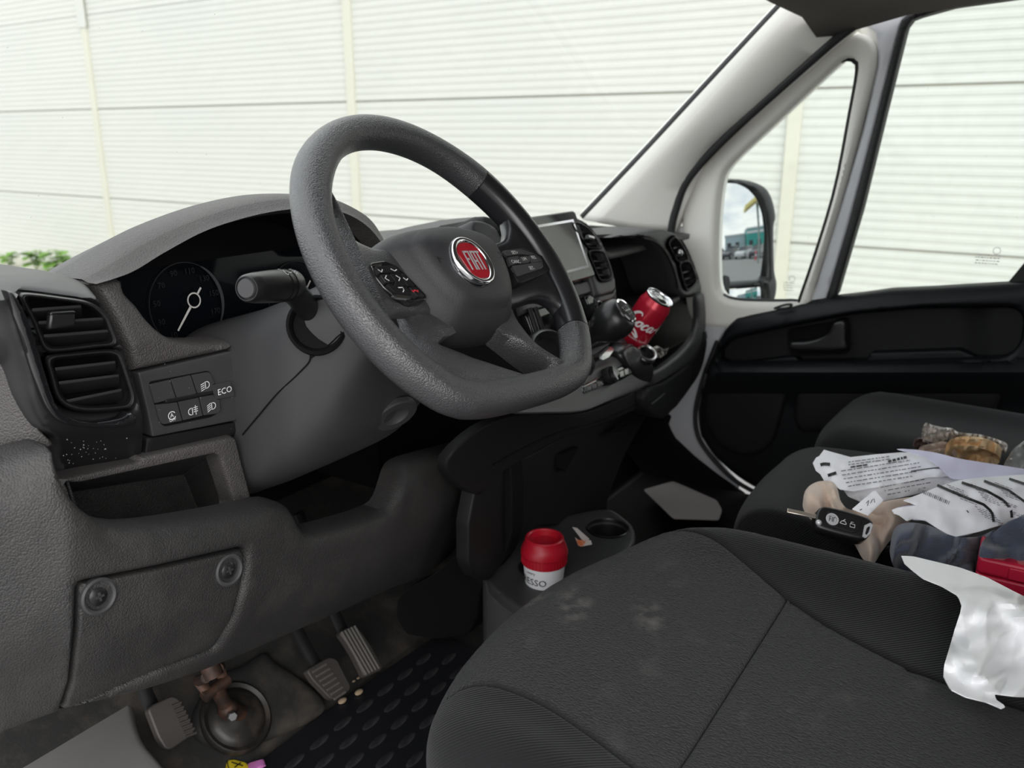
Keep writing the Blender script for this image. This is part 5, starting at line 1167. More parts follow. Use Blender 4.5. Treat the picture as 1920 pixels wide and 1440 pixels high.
# white script wound round the can
toc = CAM-cc; toc = toc-(toc@ca_)*ca_; toc /= np.linalg.norm(toc); tr = np.cross(ca_, toc)
if tr@cr_ < 0: tr = -tr
def cp(u, v, h):
    a = u/RC; return cb+ca_*v+(RC+.0002+h)*(math.cos(a)*toc+math.sin(a)*tr)
M['canw'] = mat('can_script', (.85, .83, .83), .4, metal=.2)
def script(chars, u0, v0, sz):
    G = {'C': ([(1.05, .92), (.95, 1.12), (.70, 1.10), (.38, .75), (.25, .35), (.35, .02), (.62, -.08), (.95, .12), (1.15, .35)], [.06, .10, .16, .22, .24, .22, .16, .10, .05], 1.02),
         'o': ([(.42, .50), (.22, .42), (.12, .18), (.24, .0), (.42, .08), (.50, .30), (.42, .50), (.62, .44)], [.10, .14, .17, .14, .12, .14, .10, .05], .55),
         'c': ([(.46, .42), (.36, .52), (.18, .36), (.14, .10), (.28, -.01), (.52, .16)], [.10, .12, .16, .17, .12, .05], .48),
         'a': ([(.48, .44), (.26, .48), (.12, .22), (.20, .0), (.36, .08), (.50, .46), (.44, .10), (.56, .0), (.74, .18)], [.08, .13, .17, .14, .10, .13, .16, .12, .05], .66),
         'l': ([(.10, .2), (.34, .9), (.40, 1.1), (.28, 1.0), (.18, .3), (.26, .0), (.46, .16)], [.05, .09, .09, .10, .15, .13, .05], .40),
         '-': ([(.0, .30), (.32, .36)], [.13, .13], .36)}
    u = u0
    for ch in chars:
        P, Wd, adv = G[ch]; q = cat([V(p) for p in P], 5); w = np.interp(np.linspace(0, 1, len(q)), np.linspace(0, 1, len(Wd)), Wd)
        m = MB(); stroke(m, [(u+(p[0]+.18*p[1])*sz, v0+p[1]*sz) for p in q], [float(x)*sz*1.15 for x in w], cp, .0003); m.build('script_letter', M['canw'], can, fixn=False, smooth=0); u += adv*sz
    return u
script('Coca-Cola', -.036, .050, .0235)
m = MB(); q = cat([(-.022, .038), (-.013, .0425), (-.003, .040), (.006, .031), (-.001, .0325), (-.008, .035)], 6); stroke(m, q, list(np.interp(np.linspace(0, 1, len(q)), [0, .3, .7, 1], [.001, .004, .005, .001])), cp, .0003); m.build('swash', M['canw'], can, fixn=False, smooth=0)
lettering('ORIGINAL TASTE', .0050, lambda u, v, h: cp(u+.008, v+.0255, h), 'lettering', M['canw'], can)
# crumpled paper scrap on the shelf
M['scrap'] = mat('grey_paper', (.40, .38, .35), .8, bump=('noise', 80, .6, .003))
m = MB(); drape(m, [(1215, 655), (1232, 648), (1245, 655), (1254, 652), (1250, 662), (1238, 670), (1222, 668)], lambda a, b: un(a, b, Y=.135+.01*math.sin(a*.5)+.01*math.sin(b*.7)), 5, (), (0, .3, -1), .002); tag(m.build('paper_scrap', M['scrap'], None), 'crumpled pale paper scrap on the dash shelf behind the socket', 'paper')

# ================================================================== COFFEE CUP
M['cupw'] = mat('cup_white', (.78, .78, .80), .5); M['cupred'] = mat('cup_lid_red', (.42, .008, .022), .35)
lt = un(1021, 1003, Z=.272); cx_, cy_ = lt[0], lt[1]
cup = thing('coffee_cup', 'white paper coffee cup with a red screw lid', 'cup', (cx_, cy_, .125))
m = MB(); m.lathe((cx_, cy_, .155), (0, 0, 1), [(.026, 0), (.0275, .004), (.0345, .073)], 40); cbod = m.build('cup_body', M['cupw'], cup, smooth=50)
m = MB(); m.lathe((cx_, cy_, .225), (0, 0, 1), [(.0350, 0), (.0365, .001), (.0365, .015), (.0382, .017), (.0382, .021), (.0355, .030), (.0318, .0375), (.0312, .0425), (.0295, .0445), (.0270, .0445), (.0255, .0425), (.0245, .034), (.018, .033), (0, .033)], 44, cap=False); lid2 = m.build('cup_lid', M['cupred'], cup, smooth=28)
for k in range(40):
    a = 2*math.pi*k/40; m = MB(); m.box((cx_+.0367*math.cos(a), cy_+.0367*math.sin(a), .2335), (.0006*math.cos(a), .0006*math.sin(a), 0), (-.0011*math.sin(a), .0011*math.cos(a), 0), (0, 0, .006)); 
    if k == 0: rib0 = m.build('lid_rib', M['cupred'], lid2)
    else: m.build('lid_rib', M['cupred'], lid2)
fa_ = math.atan2(CAM[1]-cy_, CAM[0]-cx_)
def cupp(u, v, h):
    z = .155+v; r_ = .0275+.007*(v/.073)+.0004+h; a = fa_+u/.033; return V((cx_+r_*math.cos(a), cy_+r_*math.sin(a), z))
M['ink'] = mat('black_print', (.012, .012, .013), .6)
lettering('NESPRESSO', .0165, lambda u, v, h: cupp(u-.0375, v+.047, h), 'lettering', M['ink'], cbod)
lettering('every', .0070, lambda u, v, h: cupp(u-.022, v+.063, h), 'lettering', M['ink'], cbod)
# leaflet scraps in the tray
for k, (pl_, c0, lab) in enumerate((([(1073, 988), (1082, 990), (1105, 1010), (1100, 1016), (1090, 1010)], (.55, .52, .50), 'narrow pale paper strip beside the coffee cup'), ([(1078, 1007), (1084, 1012), (1108, 1013), (1110, 1020), (1090, 1024), (1084, 1022)], (.62, .16, .05), 'orange and white wrapper scrap beside the coffee cup'))):
    mm_ = mat('scrap_print_%d' % k, c0, .6, noise=(40, (.55, .50, .48), .45, .55)); m = MB(); drape(m, pl_, lambda a, b: un(a, b, Z=.215+.02*k*0+.0006*(1020-b)), 6, (), (0, 0, -1), .001); tag(m.build('paper_scrap', mm_, None), lab, 'paper')

# ================================================================== THINGS ON THE BENCH
def zpl(z0, far, h, amp=0, fq=.05, seed=0):
    """height over the seat: near edge z0, rising by h towards photo row far"""
    near, farr = far
    def f(px, py):
        t = min(1, max(0, (near-py)/(near-farr))); t = t*t*(3-2*t)
        z = z0+h*t
        if amp: z += amp*(mnoise.noise(Vector((px*fq+seed, py*fq*1.6, seed*.7)))+.5*mnoise.noise(Vector((px*fq*2.3+seed, py*fq*3.1, 3+seed))))
        return un(px, py, Z=z)
    return f
def folds(z0, far, h, amp, dirn, fq, seed=0):
    near, farr = far
    def f(px, py):
        t = min(1, max(0, (near-py)/(near-farr))); t = t*t*(3-2*t); w = 1.8*mnoise.noise(Vector((px*.02+seed, py*.02, seed)))
        q = px*math.cos(dirn)+py*math.sin(dirn)
        return un(px, py, Z=z0+h*t+amp*(.6*math.sin(q*fq+w*2)+.4*math.sin(q*fq*1.9+3*w+1)))
    return f
def lump(name, mt, label, cat_, poly, fn, step=7, thick=.012, roll=6, rolld=.010, kids=()):
    m = MB(); drape(m, rs(cat(poly, 4, True), max(40, int(len(poly)*9))), fn, step, (), (0, 0, -1), thick, roll, rolld); o = m.build(name, mt, None, smooth=70); return tag(o, label, cat_)
M['paper'] = mat('white_paper', (.88, .88, .92), .7); M['paper2'] = mat('lilac_paper', (.74, .73, .92), .7); M['navy'] = mat('navy_cloth', (.060, .070, .105), .9, bump=('twill', 260, .5, .0008), sheen=.3)
M['beige'] = mat('beige_fleece', (.62, .49, .40), .95, bump=('noise', 500, .5, .0008), sheen=.4)
M['redbox'] = mat('red_plastic_case', (.50, .012, .045), .38, bump=('noise', 300, .05, .0004)); M['print'] = mat('grey_print', (.16, .16, .18), .7)
# beige fleece
lump('fleece_glove', M['beige'], 'beige fleece cloth crumpled under the papers', 'cloth', [(1508, 918), (1516, 905), (1535, 896), (1560, 896), (1572, 908), (1580, 935), (1600, 950), (1650, 935), (1712, 925), (1724, 930), (1696, 962), (1672, 985), (1655, 1008), (1642, 1026), (1622, 1018), (1600, 985), (1560, 970), (1530, 950), (1515, 935)], folds(.358, (1020, 900), .045, .007, 2.2, .05, 7), 7, .012, 9, .012)
lump('fleece_towel', M['beige'], 'grey beige towel corner beside the bread wrapper', 'cloth', [(1722, 836), (1745, 828), (1775, 824), (1796, 838), (1806, 858), (1770, 862), (1735, 852)], zpl(.358, (862, 826), .035, .004, .06, 4), 6, .012, 6, .008)
# papers
def sheet(name, label, mt, poly, fn, step=8):
    t = thing(name, label, 'paper', tuple(fn(*np.mean(np.array(poly, float), axis=0))-V((0, 0, .02))))
    m = MB(); drape(m, [V(p) for p in poly], fn, step, (), (0, 0, -1), .0009); m.build('paper_sheet', mt, t, smooth=60); return t
def prints(t, fn, lines, mt=None, dz=.0012):
    for pts, w in lines:
        m = MB(); P = rs([V(p) for p in pts], max(4, int(np.linalg.norm(V(pts[-1])-V(pts[0]))/7)), closed=False); a = []; b = []
        for i, p in enumerate(P):
            d_ = P[min(i+1, len(P)-1)]-P[max(i-1, 0)]; d_ /= np.linalg.norm(d_); n_ = V((-d_[1], d_[0]))*w/2
            a.append(fn(*(p+n_))+V((0, 0, dz))); b.append(fn(*(p-n_))+V((0, 0, dz)))
        m.grid([a, b]); m.build('print_line', mt or M['print'], t, fixn=False, smooth=0)
def textrows(t, fn, o, e, dn, rows_, ln, mt=None, seed=0, w=1.6):
    """rows of small dashes standing for unreadable small print, one part per row"""
    R = random.Random(seed); o, e, dn = V(o), V(e)/np.linalg.norm(e), V(dn)
    for r_ in range(rows_):
        m = MB(); x = R.uniform(0, 3); L = ln*R.uniform(.55, 1)
        while x < L:
            l_ = R.uniform(3, 11); p0, p1 = o+dn*r_+e*x, o+dn*r_+e*min(L, x+l_); n_ = V((-e[1], e[0]))*w/2
            m.add([fn(*q)+V((0, 0, .0012)) for q in (p0+n_, p1+n_, p1-n_, p0-n_)], [(0, 1, 2, 3)]); x += l_+R.uniform(1.5, 3)
        m.build('print_row', mt or M['print'], t, fixn=False, smooth=0)
fU = zpl(.372, (945, 890), .030, .003, .03, 6)
p2_ = sheet('paper_sheet', 'folded white sheet lying under the delivery note', M['paper'], rnd([(1578, 912), (1680, 892), (1792, 884), (1812, 900), (1720, 925), (1660, 938), (1625, 945), (1590, 930)], 5), fU)
textrows(p2_, fU, (1650, 915), (100, -18), (6, 7), 3, 110, seed=3)
fN = zpl(.395, (925, 845), .022, .0035, .03, 9)
p1_ = sheet('delivery_note', 'crumpled white printed note with a torn corner', M['paper'], [(1524, 868), (1530, 858), (1536, 855), (1545, 843), (1562, 848), (1595, 857), (1640, 852), (1690, 848), (1740, 850), (1778, 872), (1796, 892), (1740, 895), (1690, 905), (1640, 914), (1600, 921), (1575, 917), (1560, 906), (1545, 900), (1538, 888), (1530, 882)], fN)
prints(p1_, fN, [([(1538, 873), (1545, 871), (1556, 872)], 6), ([(1552, 893), (1568, 888)], 6), ([(1708, 885), (1740, 880), (1770, 877)], 2)], M['ink'])
textrows(p1_, fN, (1575, 885), (100, -16), (3, 7.2), 5, 150, seed=5)
textrows(p1_, fN, (1592, 878), (62, -10), (0, 5), 1, 62, M['ink'], 15, 2.6)
textrows(p1_, fN, (1664, 867), (48, -12), (0, 5), 1, 50, M['ink'], 16, 4.5)
textrows(p1_, fN, (1590, 868), (100, -14), (0, 5), 2, 80, seed=8)
fB = zpl(.392, (1000, 905), .034, .003, .025, 12)
p4_ = sheet('invoice_sheet', 'white form with barcode and thick black rules at the right edge', M['paper'], [(1694, 938), (1720, 928), (1760, 912), (1800, 900), (1850, 894), (1945, 888), (1945, 960), (1890, 980), (1830, 998), (1792, 1006), (1778, 1002), (1758, 990), (1735, 975), (1712, 972), (1700, 976), (1684, 964), (1676, 962), (1672, 956), (1682, 952), (1720, 948), (1706, 942)], fB)
prints(p4_, fB, [([(1757, 911), (1800, 930), (1845, 948), (1860, 962), (1863, 980)], 5), ([(1803, 906), (1850, 922), (1882, 940), (1896, 958), (1897, 972)], 5), ([(1845, 903), (1890, 920), (1925, 945)], 4.5), ([(1892, 899), (1940, 915)], 4.5)], M['ink'])
for k in range(18):
    a = V((1724+3.3*k, 917+1.42*k)); prints(p4_, fB, [([a, a+V((-2.4 if k % 3 else -2, 6.5))], 1.1+.9*(k*7 % 3 == 0))], M['print'])
for x0, y0, n_, s_ in ((1775, 910, 6, 1), (1818, 908, 7, 2), (1862, 905, 6, 3), (1826, 950, 5, 4), (1872, 938, 6, 5)):
    textrows(p4_, fB, (x0, y0), (42, 16), (4.5, 5.0), n_, 40, seed=20+s_, w=1.1)
textrows(p4_, fB, (1812, 958), (10, 12), (4, 3), 1, 14, M['ink'], 31, 2)
fL = zpl(.412, (900, 842), .022, .002, .02, 15)
sheet('paper_sheet', 'lilac tinted blank sheet curled over the delivery note', M['paper2'], rs(cat([(1682, 842), (1700, 842), (1725, 844), (1760, 850), (1800, 860), (1850, 868), (1945, 884), (1945, 892), (1870, 896), (1792, 899), (1775, 888), (1755, 870), (1730, 855)], 3, True), 60), fL)
fF = zpl(.384, (1002, 950), .010, .003, .03, 18)
sheet('paper_sheet', 'lilac folded sheet edge under the barcode form', M['paper2'], rs(cat([(1676, 956), (1690, 950), (1725, 948), (1760, 966), (1800, 985), (1828, 998), (1790, 1005), (1765, 992), (1735, 976), (1712, 974), (1700, 966), (1685, 966)], 3, True), 60), fF)
fT = zpl(.405, (965, 918), .018)
tg = sheet('price_tag', 'small white swing tag with pen marks on the fleece', M['paper'], [(1598, 954), (1640, 918), (1656, 938), (1628, 966)], fT)
prints(tg, fT, [([(1624, 945), (1630, 938), (1626, 950)], 1.2), ([(1632, 945), (1638, 934), (1640, 944)], 1.2), ([(1612, 958), (1616, 956)], 1.5)], M['ink'])
# navy cloths
lump('navy_cloth', M['navy'], 'navy cloth bundle rolled up under the barcode form', 'cloth', [(1674, 992), (1682, 978), (1705, 972), (1745, 978), (1790, 998), (1835, 998), (1868, 985), (1866, 1010), (1840, 1035), (1826, 1052), (1830, 1078), (1800, 1072), (1745, 1048), (1702, 1042), (1684, 1025)], folds(.356, (1070, 985), .045, .010, .7, .085, 2), 6, .018, 10, .014)
lump('navy_cloth', M['navy'], 'navy cloth lying over the red case', 'cloth', [(1838, 1024), (1844, 1008), (1866, 992), (1884, 977), (1905, 968), (1945, 955), (1945, 1030), (1880, 1032), (1844, 1030)], folds(.402, (1034, 968), .030, .006, 2.3, .09, 5), 6, .005, 6, .006)
# red case
A_ = un(1834, 1044, Z=.388); f_ = ray(1826, 1044); f_[2] = 0; f_ /= np.linalg.norm(f_); e_ = np.cross(f_, V((0, 0, 1)))
bx = thing('red_case', 'red plastic tool case with a latch beside the plastic bag', 'case', tuple(A_+e_*.06+f_*.05-V((0, 0, .07))))
m = MB(); m.prism(rnd([A_+V((0, 0, -.022)), A_+e_*.16+V((0, 0, -.022)), A_+e_*.16+f_*.075+V((0, 0, -.022)), A_+f_*.075+V((0, 0, -.022))], .008), (0, 0, .022)); m.build('case_lid', M['redbox'], bx, bevel=.004, seg=3)
m = MB(); m.prism(rnd([A_+V((0, 0, -.052)), A_+e_*.16+V((0, 0, -.052)), A_+e_*.16+f_*.075+V((0, 0, -.052)), A_+f_*.075+V((0, 0, -.052))], .008), (0, 0, .029)); m.build('case_base', M['redbox'], bx, bevel=.003, seg=3)
m = MB(); q = A_+e_*.052-f_*.001+V((0, 0, -.012)); m.box(q, e_*.018, f_*.002, V((0, 0, .008))); m.build('case_latch', M['redbox'], bx, bevel=.0015)
# key
KZ = Fr(un(1582, 982, Z=.392), (1, 0, 0), (0, 1, .0)); 
key = thing('car_key', 'black flip key fob with blade out lying on the middle seat', 'key', tuple(un(1582, 982, Z=.378)))
fob = [(1529, 978), (1531, 962), (1538, 951), (1550, 948), (1580, 954), (1612, 963), (1634, 972), (1639, 984), (1634, 1000), (1624, 1011), (1610, 1012), (1580, 1005), (1548, 996), (1532, 989)]
FK = Fr(un(1582, 982, Z=.392), cr_, V((.45, .3, .55))); fkh = lambda h: (lambda a, b: FK.px(a, b, h))
m = MB(); drape(m, rs(cat(fob, 4, True), 70), fkh(0), 6, (), -FK.n, .013, 8, .006); kf = m.build('fob', M['satin'], key, smooth=60)
m = MB(); drape(m, rnd([(1553, 956), (1612, 971), (1618, 978), (1612, 996), (1600, 1000), (1552, 985), (1547, 975)], 5), fkh(.0012), 8, (), -FK.n, .003, 3, .001); m.build('button_pad', M['matte'], kf)
def fkp(px, py, h0=.0014):
    o = FK.uv(px, py, h0); e = FK.uv(px+40, py+11, h0)-o; e /= np.linalg.norm(e); n_ = V((-e[1], e[0])); return lambda u, v, h: FK.at(*(o+e*u+n_*v), h0+h)
pl = fkp(1560, 974); m = MB(); stroke(m, [(.0072*math.cos(a), .0072*math.sin(a)) for a in np.arange(24)*2*math.pi/24], .0024, pl, .0012, True); m.build('fob_badge', M['badge_l'], kf, fixn=False)
m = MB(); m.prism([pl(.0058*math.cos(a), .0058*math.sin(a), .0008) for a in np.arange(20)*2*math.pi/20], -FK.n*.001); m.build('badge_ground', M['badge_l'], kf)
m = MB()
for a, b in (((-.0035, .0035), (-.0035, -.0035)), ((-.0035, .003), (-.0012, .003)), ((-.0035, 0), (-.0015, 0)), ((0, .0035), (0, -.0035)), ((.0018, .0035), (.0016, -.0035)), ((.0016, .003), (.004, .003))): stroke(m, [a, b], .0009, pl, .0013)
m.build('badge_mark', M['ink'], kf, fixn=False, smooth=0)
for (x, y, kind) in ((1581, 980, 'boot'), (1598, 985, 'lock')):
    pl = fkp(x, y); m = MB()
    if kind == 'lock': stroke(m, [(-.003, -.003), (.003, -.003), (.003, .0015), (-.003, .0015)], .0007, pl, .0008, True); stroke(m, [(-.002, .0015), (-.002, .004), (.001, .004)], .0007, pl, .0008)
    else: stroke(m, [(-.004, -.001), (-.002, .002), (.002, .002), (.004, -.001), (.003, -.002), (-.004, -.002)], .0007, pl, .0008, True); stroke(m, [(-.001, .002), (.002, .005)], .0007, pl, .0008)
    m.build('fob_symbol', M['white'], kf, fixn=False, smooth=0)
m = MB(); o_ = [(1621, 985), (1632, 980), (1637, 984), (1632, 1000), (1624, 1009), (1617, 1006)]; i_ = [(1625, 990), (1630, 986), (1632, 988), (1629, 998), (1625, 1003), (1622, 1001)]
m.ringp([FK.px(*p, .0012) for p in rs(o_, 30)], [FK.px(*p, .0012) for p in rs(i_, 30)], -FK.n*.006); m.build('key_loop', M['badge_l'], kf)
m = MB(); m.sphere(FK.px(1535, 980, -.001), .004, n=8); m.build('release_button', M['badge_l'], kf)
ba, bb = FK.px(1532, 969, -.004), FK.px(1476, 957, -.004); e_ = bb-ba; L_ = np.linalg.norm(e_); e_ /= L_; sd = np.cross(FK.n, e_)
M['blade'] = mat('key_blade', (.80, .72, .62), .3, metal=.9)
m = MB(); m.box((ba+bb)/2, e_*L_/2, sd*.0030, FK.n*.0011); m.build('key_blade', M['blade'], key, bevel=.0007)
# bread wrapper, clear tray
M['film'] = mat('clear_film', (.92, .90, .86), .22, trans=.08, coat=.4, bump=('crease', 90, .7, .004), noise=(70, (.78, .68, .56), .45, .68))
M['bread'] = mat('bread', (.72, .42, .18), .75, noise=(30, (.92, .72, .45), .35, .65), bump=('noise', 70, .6, .004))
lump('bread_roll', M['bread'], 'golden bread roll inside a crumpled wrapper on the bench', 'bread', [(1775, 826), (1800, 812), (1840, 814), (1872, 826), (1880, 838), (1868, 852), (1850, 861), (1820, 858), (1798, 846)], zpl(.360, (860, 815), .050, .006, .06, 31), 6, .012, 9, .012)
lump('bread_wrapper', M['film'], 'crumpled clear wrapper with twisted end on the bread', 'wrapper', [(1730, 812), (1734, 790), (1750, 794), (1768, 798), (1786, 800), (1800, 808), (1835, 811), (1868, 820), (1890, 830), (1884, 842), (1866, 838), (1835, 830), (1800, 828), (1776, 826), (1752, 822)], zpl(.372, (842, 792), .052, .014, .11, 33), 5, .002, 4, .006)
lump('wrapper_scrap', mat('dark_label', (.10, .05, .05), .5, noise=(60, (.45, .38, .34), .45, .6)), 'dark torn label scrap left of the bread wrapper', 'wrapper', [(1713, 826), (1722, 819), (1736, 822), (1742, 832), (1734, 838), (1722, 836)], zpl(.356, (838, 818), .02, .006, .12, 35), 5, .004, 3, .004)
M['clearp'] = mat('clear_tray_plastic', (.75, .76, .76), .15, trans=.6, coat=.4)
lump('clear_tray', M['clearp'], 'clear plastic tray at the right edge of the bench', 'tray', [(1884, 868), (1892, 850), (1905, 834), (1945, 812), (1945, 880), (1915, 872)], zpl(.360, (870, 815), .045, .004, .05, 37), 7, .004, 5, .008)
# white carrier bag
M['bag'] = mat('white_bag_film', (.90, .90, .91), .32, bump=('crease', 34, .22, .004), coat=.15)
_R = random.Random(5); BD = [(math.cos(a), math.sin(a), f, _R.uniform(0, 6), am) for a, f, am in ((.35, .016, .0075), (1.2, .022, .006), (2.0, .030, .0045), (2.7, .019, .006), (.8, .045, .0028), (1.7, .060, .002))]
def bagf(px, py):
    z = dz(*(un(px, py, Z=.385)[:2]))+.004
    q0 = min(1, max(0, (1150-py)/70)); z = z+(max(z, .40)-z)*q0*q0*(3-2*q0)
    w = 26*mnoise.noise(Vector((px*.009, py*.009, 5))); fade = min(1, max(.15, (py-1085)/70)); c0 = 0
    for a, b, f, ph, am in BD:
        q = (a*px+b*py+w)*f+ph; c0 += am*(abs((q % 2)-1))
    return un(px, py, Z=z+.008+1.5*fade*c0)
bagp = [(1690, 1042), (1712, 1043), (1750, 1052), (1800, 1064), (1850, 1082), (1900, 1108), (1945, 1130), (1945, 1306), (1905, 1305), (1864, 1300), (1868, 1312), (1886, 1324), (1878, 1328), (1850, 1316), (1810, 1306), (1782, 1292), (1769, 1268), (1770, 1248), (1780, 1215), (1790, 1180), (1800, 1150), (1803, 1134), (1796, 1116), (1765, 1098), (1730, 1084), (1710, 1068), (1696, 1056)]
m = MB(); drape(m, rs(bagp, 130), bagf, 5, (), (0, 0, -1), .0012); tag(m.build('carrier_bag', M['bag'], None, smooth=50), 'thin white plastic carrier bag draped over the driver seat edge', 'bag')
# carton on the passenger floor, sweet wrapper by the pedals
M['carton'] = mat('grey_board', (.36, .33, .32), .8)
t = thing('paper_sheet', 'pale grey bent board lying on the passenger footwell floor', 'paper', tuple(un(1280, 940, Z=.0)))
m = MB(); drape(m, rnd([(1206, 918), (1262, 902), (1290, 914), (1344, 938), (1354, 956), (1348, 975), (1262, 972)], 5), lambda a, b: un(a, b, Z=.012+.0016*max(0, (b-905)-(a-1262)*.35)*.6), 10, (), (0, 0, -1), .0015); m.build('board_sheet', M['carton'], t)
M['wy'] = mat('wrapper_yellow', (.78, .60, .03), .35); M['wp'] = mat('wrapper_pink', (.62, .20, .52), .4)
t = thing('sweet_wrapper', 'yellow and pink sweet wrapper on the floor by the pedals', 'wrapper', tuple(un(460, 1435, Z=.006)))
wz = lambda a, b: un(a, b, Z=.014+.004*math.sin(a*.12))
m = MB(); drape(m, [(425, 1424), (440, 1423), (462, 1429), (466, 1436), (462, 1450), (430, 1450), (422, 1440)], wz, 6, (), (0, 0, -1), .002, 2, .002); m.build('wrapper_body', M['wy'], t)
m = MB(); drape(m, [(464, 1430), (494, 1421), (498, 1432), (484, 1440), (466, 1446)], wz, 6, (), (0, 0, -1), .002, 2, .002); m.build('wrapper_end', M['wp'], t)
fq = wz; prints(t, wz, [([(434, 1431), (456, 1438)], 2.2), ([(440, 1441), (452, 1432)], 2.2), ([(425, 1428), (430, 1446)], 1.6)], M['ink'], .002)
# ================================================================== DOOR MIRROR AND WHAT IT SHOWS
mc = un(1400, 450, X=1.06); to_c = CAM-mc; to_c /= np.linalg.norm(to_c); rf = V((.10, -1, .105)); rf /= np.linalg.norm(rf)
mn_ = to_c+rf; mn_ /= np.linalg.norm(mn_)
exm = np.cross(V((0, 0, 1)), mn_); exm /= np.linalg.norm(exm)
MR = Fr(mc, exm, np.cross(mn_, exm))
mir = thing('door_mirror', 'black door mirror outside the quarter window showing parked cars', 'mirror', tuple(mc-V((0, 0, .13))))
ho = [(1330, 560), (1330, 370), (1345, 342), (1372, 333), (1410, 336), (1440, 348), (1455, 372), (1462, 408), (1458, 425), (1459, 505), (1464, 530), (1460, 562), (1448, 572), (1390, 574), (1350, 570)]
g1 = [(1344, 529), (1344, 372), (1351, 351), (1362, 344), (1385, 346), (1405, 356), (1420, 373), (1430, 400), (1436, 440), (1438, 523)]
g2 = [(1352, 545), (1432, 538), (1433, 562), (1400, 566), (1368, 558)]
M['mirrorg'] = mat('mirror_glass', (.44, .46, .47), .01, metal=1)
panel('mirror_housing', M['satin'], mir, rs(cat(ho, 3, True), 90), lambda a, b: MR.px(a, b, .006), 9, [rs(rnd(g1, 6), 60), rs(rnd(g2, 5), 40)], -MR.n, .085, 12, .030)
def gl_(poly, Rc, h0, nm):
    u0 = np.mean([MR.uv(*p) for p in poly], axis=0)
    def f(a, b):
        q = MR.uv(a, b)-u0; return MR.at(*(q+u0), h0-(q@q)/(2*Rc))
    m = MB(); c0 = np.mean(np.array(poly, float), axis=0); drape(m, [c0+(V(p)-c0)*1.03 for p in poly], f, 7, (), -MR.n, .003); m.build(nm, M['mirrorg'], mir, smooth=30)
gl_(g1, 1.3, -.002, 'mirror_glass'); gl_(g2, .5, -.004, 'wide_angle_glass')
m = MB(); m.tube([mc+exm*-.03-MR.n*.05+V((0, 0, -.08)), V((.95, mc[1]+.02, mc[2]-.13))], .02, 10); m.build('mirror_arm', M['matte'], mir)

# ---- car park behind the van
M['cglass'] = mat('car_glass', (.02, .025, .03), .08); M['tyre'] = mat('tyre', (.02, .02, .02), .8); M['tail'] = mat('tail_lamp', (.45, .02, .02), .3); M['alloy'] = mat('wheel_alloy', (.5, .5, .5), .35, metal=1)
CM = {}
def car(x, y, rz, colr, label, tall=1.0):
    key_ = tuple(colr)
    if key_ not in CM: CM[key_] = mat('car_paint', colr, .3, coat=.6)
    t = thing('parked_car', label, 'car', (x, y, GZ), 'cars parked behind the van'); Rm = Matrix.Rotation(rz, 3, 'Z')
    W_ = lambda p: V((x, y, GZ))+np.array(Rm @ Vector(p))
    secs = [(-2.1, .35, .75, .80), (-2.0, .28, .98, .86), (-1.0, .24, 1.02*tall, .89), (.3, .24, 1.0, .9), (1.3, .24, .92, .88), (2.0, .28, .78, .84), (2.15, .36, .62, .76)]
    rows = [[W_((hw*sx, yy, z)) for sx, z in ((-1, zb), (-1.0, zb+(zt-zb)*.55), (-.94, zt), (.94, zt), (1.0, zb+(zt-zb)*.55), (1, zb))] for yy, zb, zt, hw in secs]
    m = MB(); m.grid(rows, cu_=True, capu=True); b = m.build('body', CM[key_], t, smooth=40)
    zt = 1.46*tall
    low = [(-.80, -1.9), (.80, -1.9), (.80, .95), (-.80, .95)]; hi = [(-.62, -1.35), (.62, -1.35), (.60, .05), (-.60, .05)]
    m = MB(); m.add([W_((a, c_, .96)) for a, c_ in low]+[W_((a, c_, zt-.04)) for a, c_ in hi], [(0, 1, 5, 4), (1, 2, 6, 5), (2, 3, 7, 6), (3, 0, 4, 7)]); m.build('window_band', M['cglass'], t, smooth=0)
    m = MB(); m.prism([W_((a*1.02, c_*1.02, zt-.04)) for a, c_ in hi], (0, 0, .05)); m.build('roof', CM[key_], t, bevel=.02)
    for sx in (-1, 1):
        for yy in (-1.3, 1.35):
            m = MB(); m.lathe(W_((sx*.70, yy, .31)), np.array(Rm @ Vector((sx, 0, 0))), [(.2, 0), (.31, .02), (.31, .17), (.24, .19)], 18); wv = m.build('wheel', M['tyre'], t)
            m = MB(); m.lathe(W_((sx*.885, yy, .31)), np.array(Rm @ Vector((sx, 0, 0))), [(.21, 0), (.19, .012), (.0, .016)], 14, cap=False); m.build('hub_cap', M['alloy'], wv)
        m = MB(); m.box(W_((sx*.68, -2.06, .80)), np.array(Rm @ Vector((.13, 0, 0))), np.array(Rm @ Vector((0, .04, 0))), (0, 0, .10)); m.build('tail_lamp', M['tail'], t)
for args in ((-3.4, -33, .5, (.55, .55, .56), 'silver car parked far left in the mirror view'), (-.8, -31, .5, (.60, .60, .60), 'white grey car parked near the mirror left edge'), (1.7, -30, .5, (.03, .03, .035), 'black hatchback seen in the middle of the mirror'),
             (4.0, -28, .5, (.62, .62, .63), 'white car parked right of the black hatchback'), (6.1, -26, .5, (.035, .035, .04), 'black car with red tail lamps in the mirror'), (8.3, -24, .5, (.30, .05, .05), 'dark red car at the right of the mirror view'),
             (2.6, -38, .5, (.70, .70, .70), 'white van-like car in the rear row of the mirror', 1.2), (5.6, -36, .5, (.5, .5, .5), 'grey car in the rear row of the mirror')): car(*args)
M['teal'] = mat('teal_cladding', (.05, .34, .30), .6); M['blueg'] = mat('pale_blue_cladding', (.42, .52, .56), .6); M['grass'] = mat('far_grass', (.12, .20, .05), .9); M['yellow'] = mat('canopy_yellow', (.85, .72, .25), .5); M['pole'] = mat('pole_paint', (.25, .30, .28), .5)
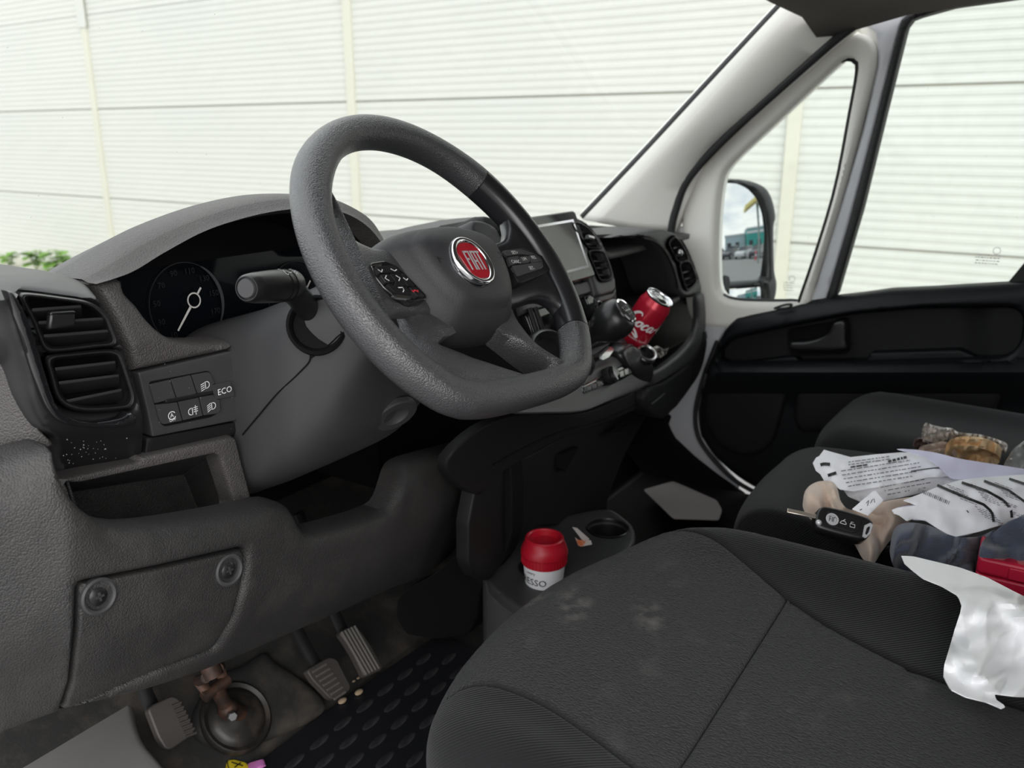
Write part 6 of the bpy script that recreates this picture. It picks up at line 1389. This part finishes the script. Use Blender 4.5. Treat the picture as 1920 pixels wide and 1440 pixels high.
def bld(x0, x1, y, h, mt, label, stripe):
    t = thing('warehouse', label, 'building', ((x0+x1)/2, y, GZ)); m = MB(); m.aab(x0, x1, y-8, y, GZ, GZ+h); m.build('walls', M[mt], t)
    m = MB(); m.aab(x0-.2, x1+.2, y-8.2, y+.2, GZ+h, GZ+h+.4); m.build('roof_edge', M['paintw'], t)
    for k in range(int((x1-x0)//3)):
        m = MB(); m.aab(x0+.8+3*k, x0+2.2+3*k, y, y+.06, GZ+1.6, GZ+2.8); m.build('window', M['cglass'], t)
    if stripe: m = MB(); m.aab(x0, x1, y, y+.08, GZ+h-1.1, GZ+h-.4); m.build('sign_band', M['paintw'], t)
bld(.5, 8, -62, 4.6, 'blueg', 'long pale blue warehouse in the mirror distance', False); bld(8.2, 18, -58, 5.6, 'teal', 'teal warehouse in the mirror distance', True); bld(-26, -2.5, -84, 4, 'blueg', 'low pale building beyond the grass bank', False)
m = MB(); m.grid([[(x, y, GZ+2.8*math.sin(math.pi*(y+72)/16)*max(0, 1-((x+6)/8)**2)) for x in np.linspace(-14, -1, 12)] for y in np.linspace(-72, -56, 8)]); tag(m.build('grass_bank', M['grass'], None), 'green grass bank far behind the van', 'bank')
lp_ = thing('canopy_sign', 'tall pole with tilted yellow canopy seen in the mirror', 'canopy', (4.7, -18, GZ))
m = MB(); m.tube([(4.7, -18, GZ), (4.7, -18, 3.9)], .12, 12); m.build('pole', M['pole'], lp_)
m = MB(); m.box((4.5, -18, 4.1), (1.3, 0, .55), (0, 1.2, 0), (-.04, 0, .13)); m.build('canopy', M['yellow'], lp_, bevel=.03)
M['cone'] = mat('bollard_red', (.55, .08, .10), .5)
bl_ = thing('bollard', 'red and white bollard among the parked cars', 'bollard', (4.9, -21, GZ)); m = MB(); m.lathe((4.9, -21, GZ), (0, 0, 1), [(.11, 0), (.11, .8), (.06, .9), (0, .92)], 14); m.build('post', M['cone'], bl_); m = MB(); m.lathe((4.9, -21, GZ+.4), (0, 0, 1), [(.112, 0), (.112, .2)], 14); m.build('white_band', M['paintw'], bl_)
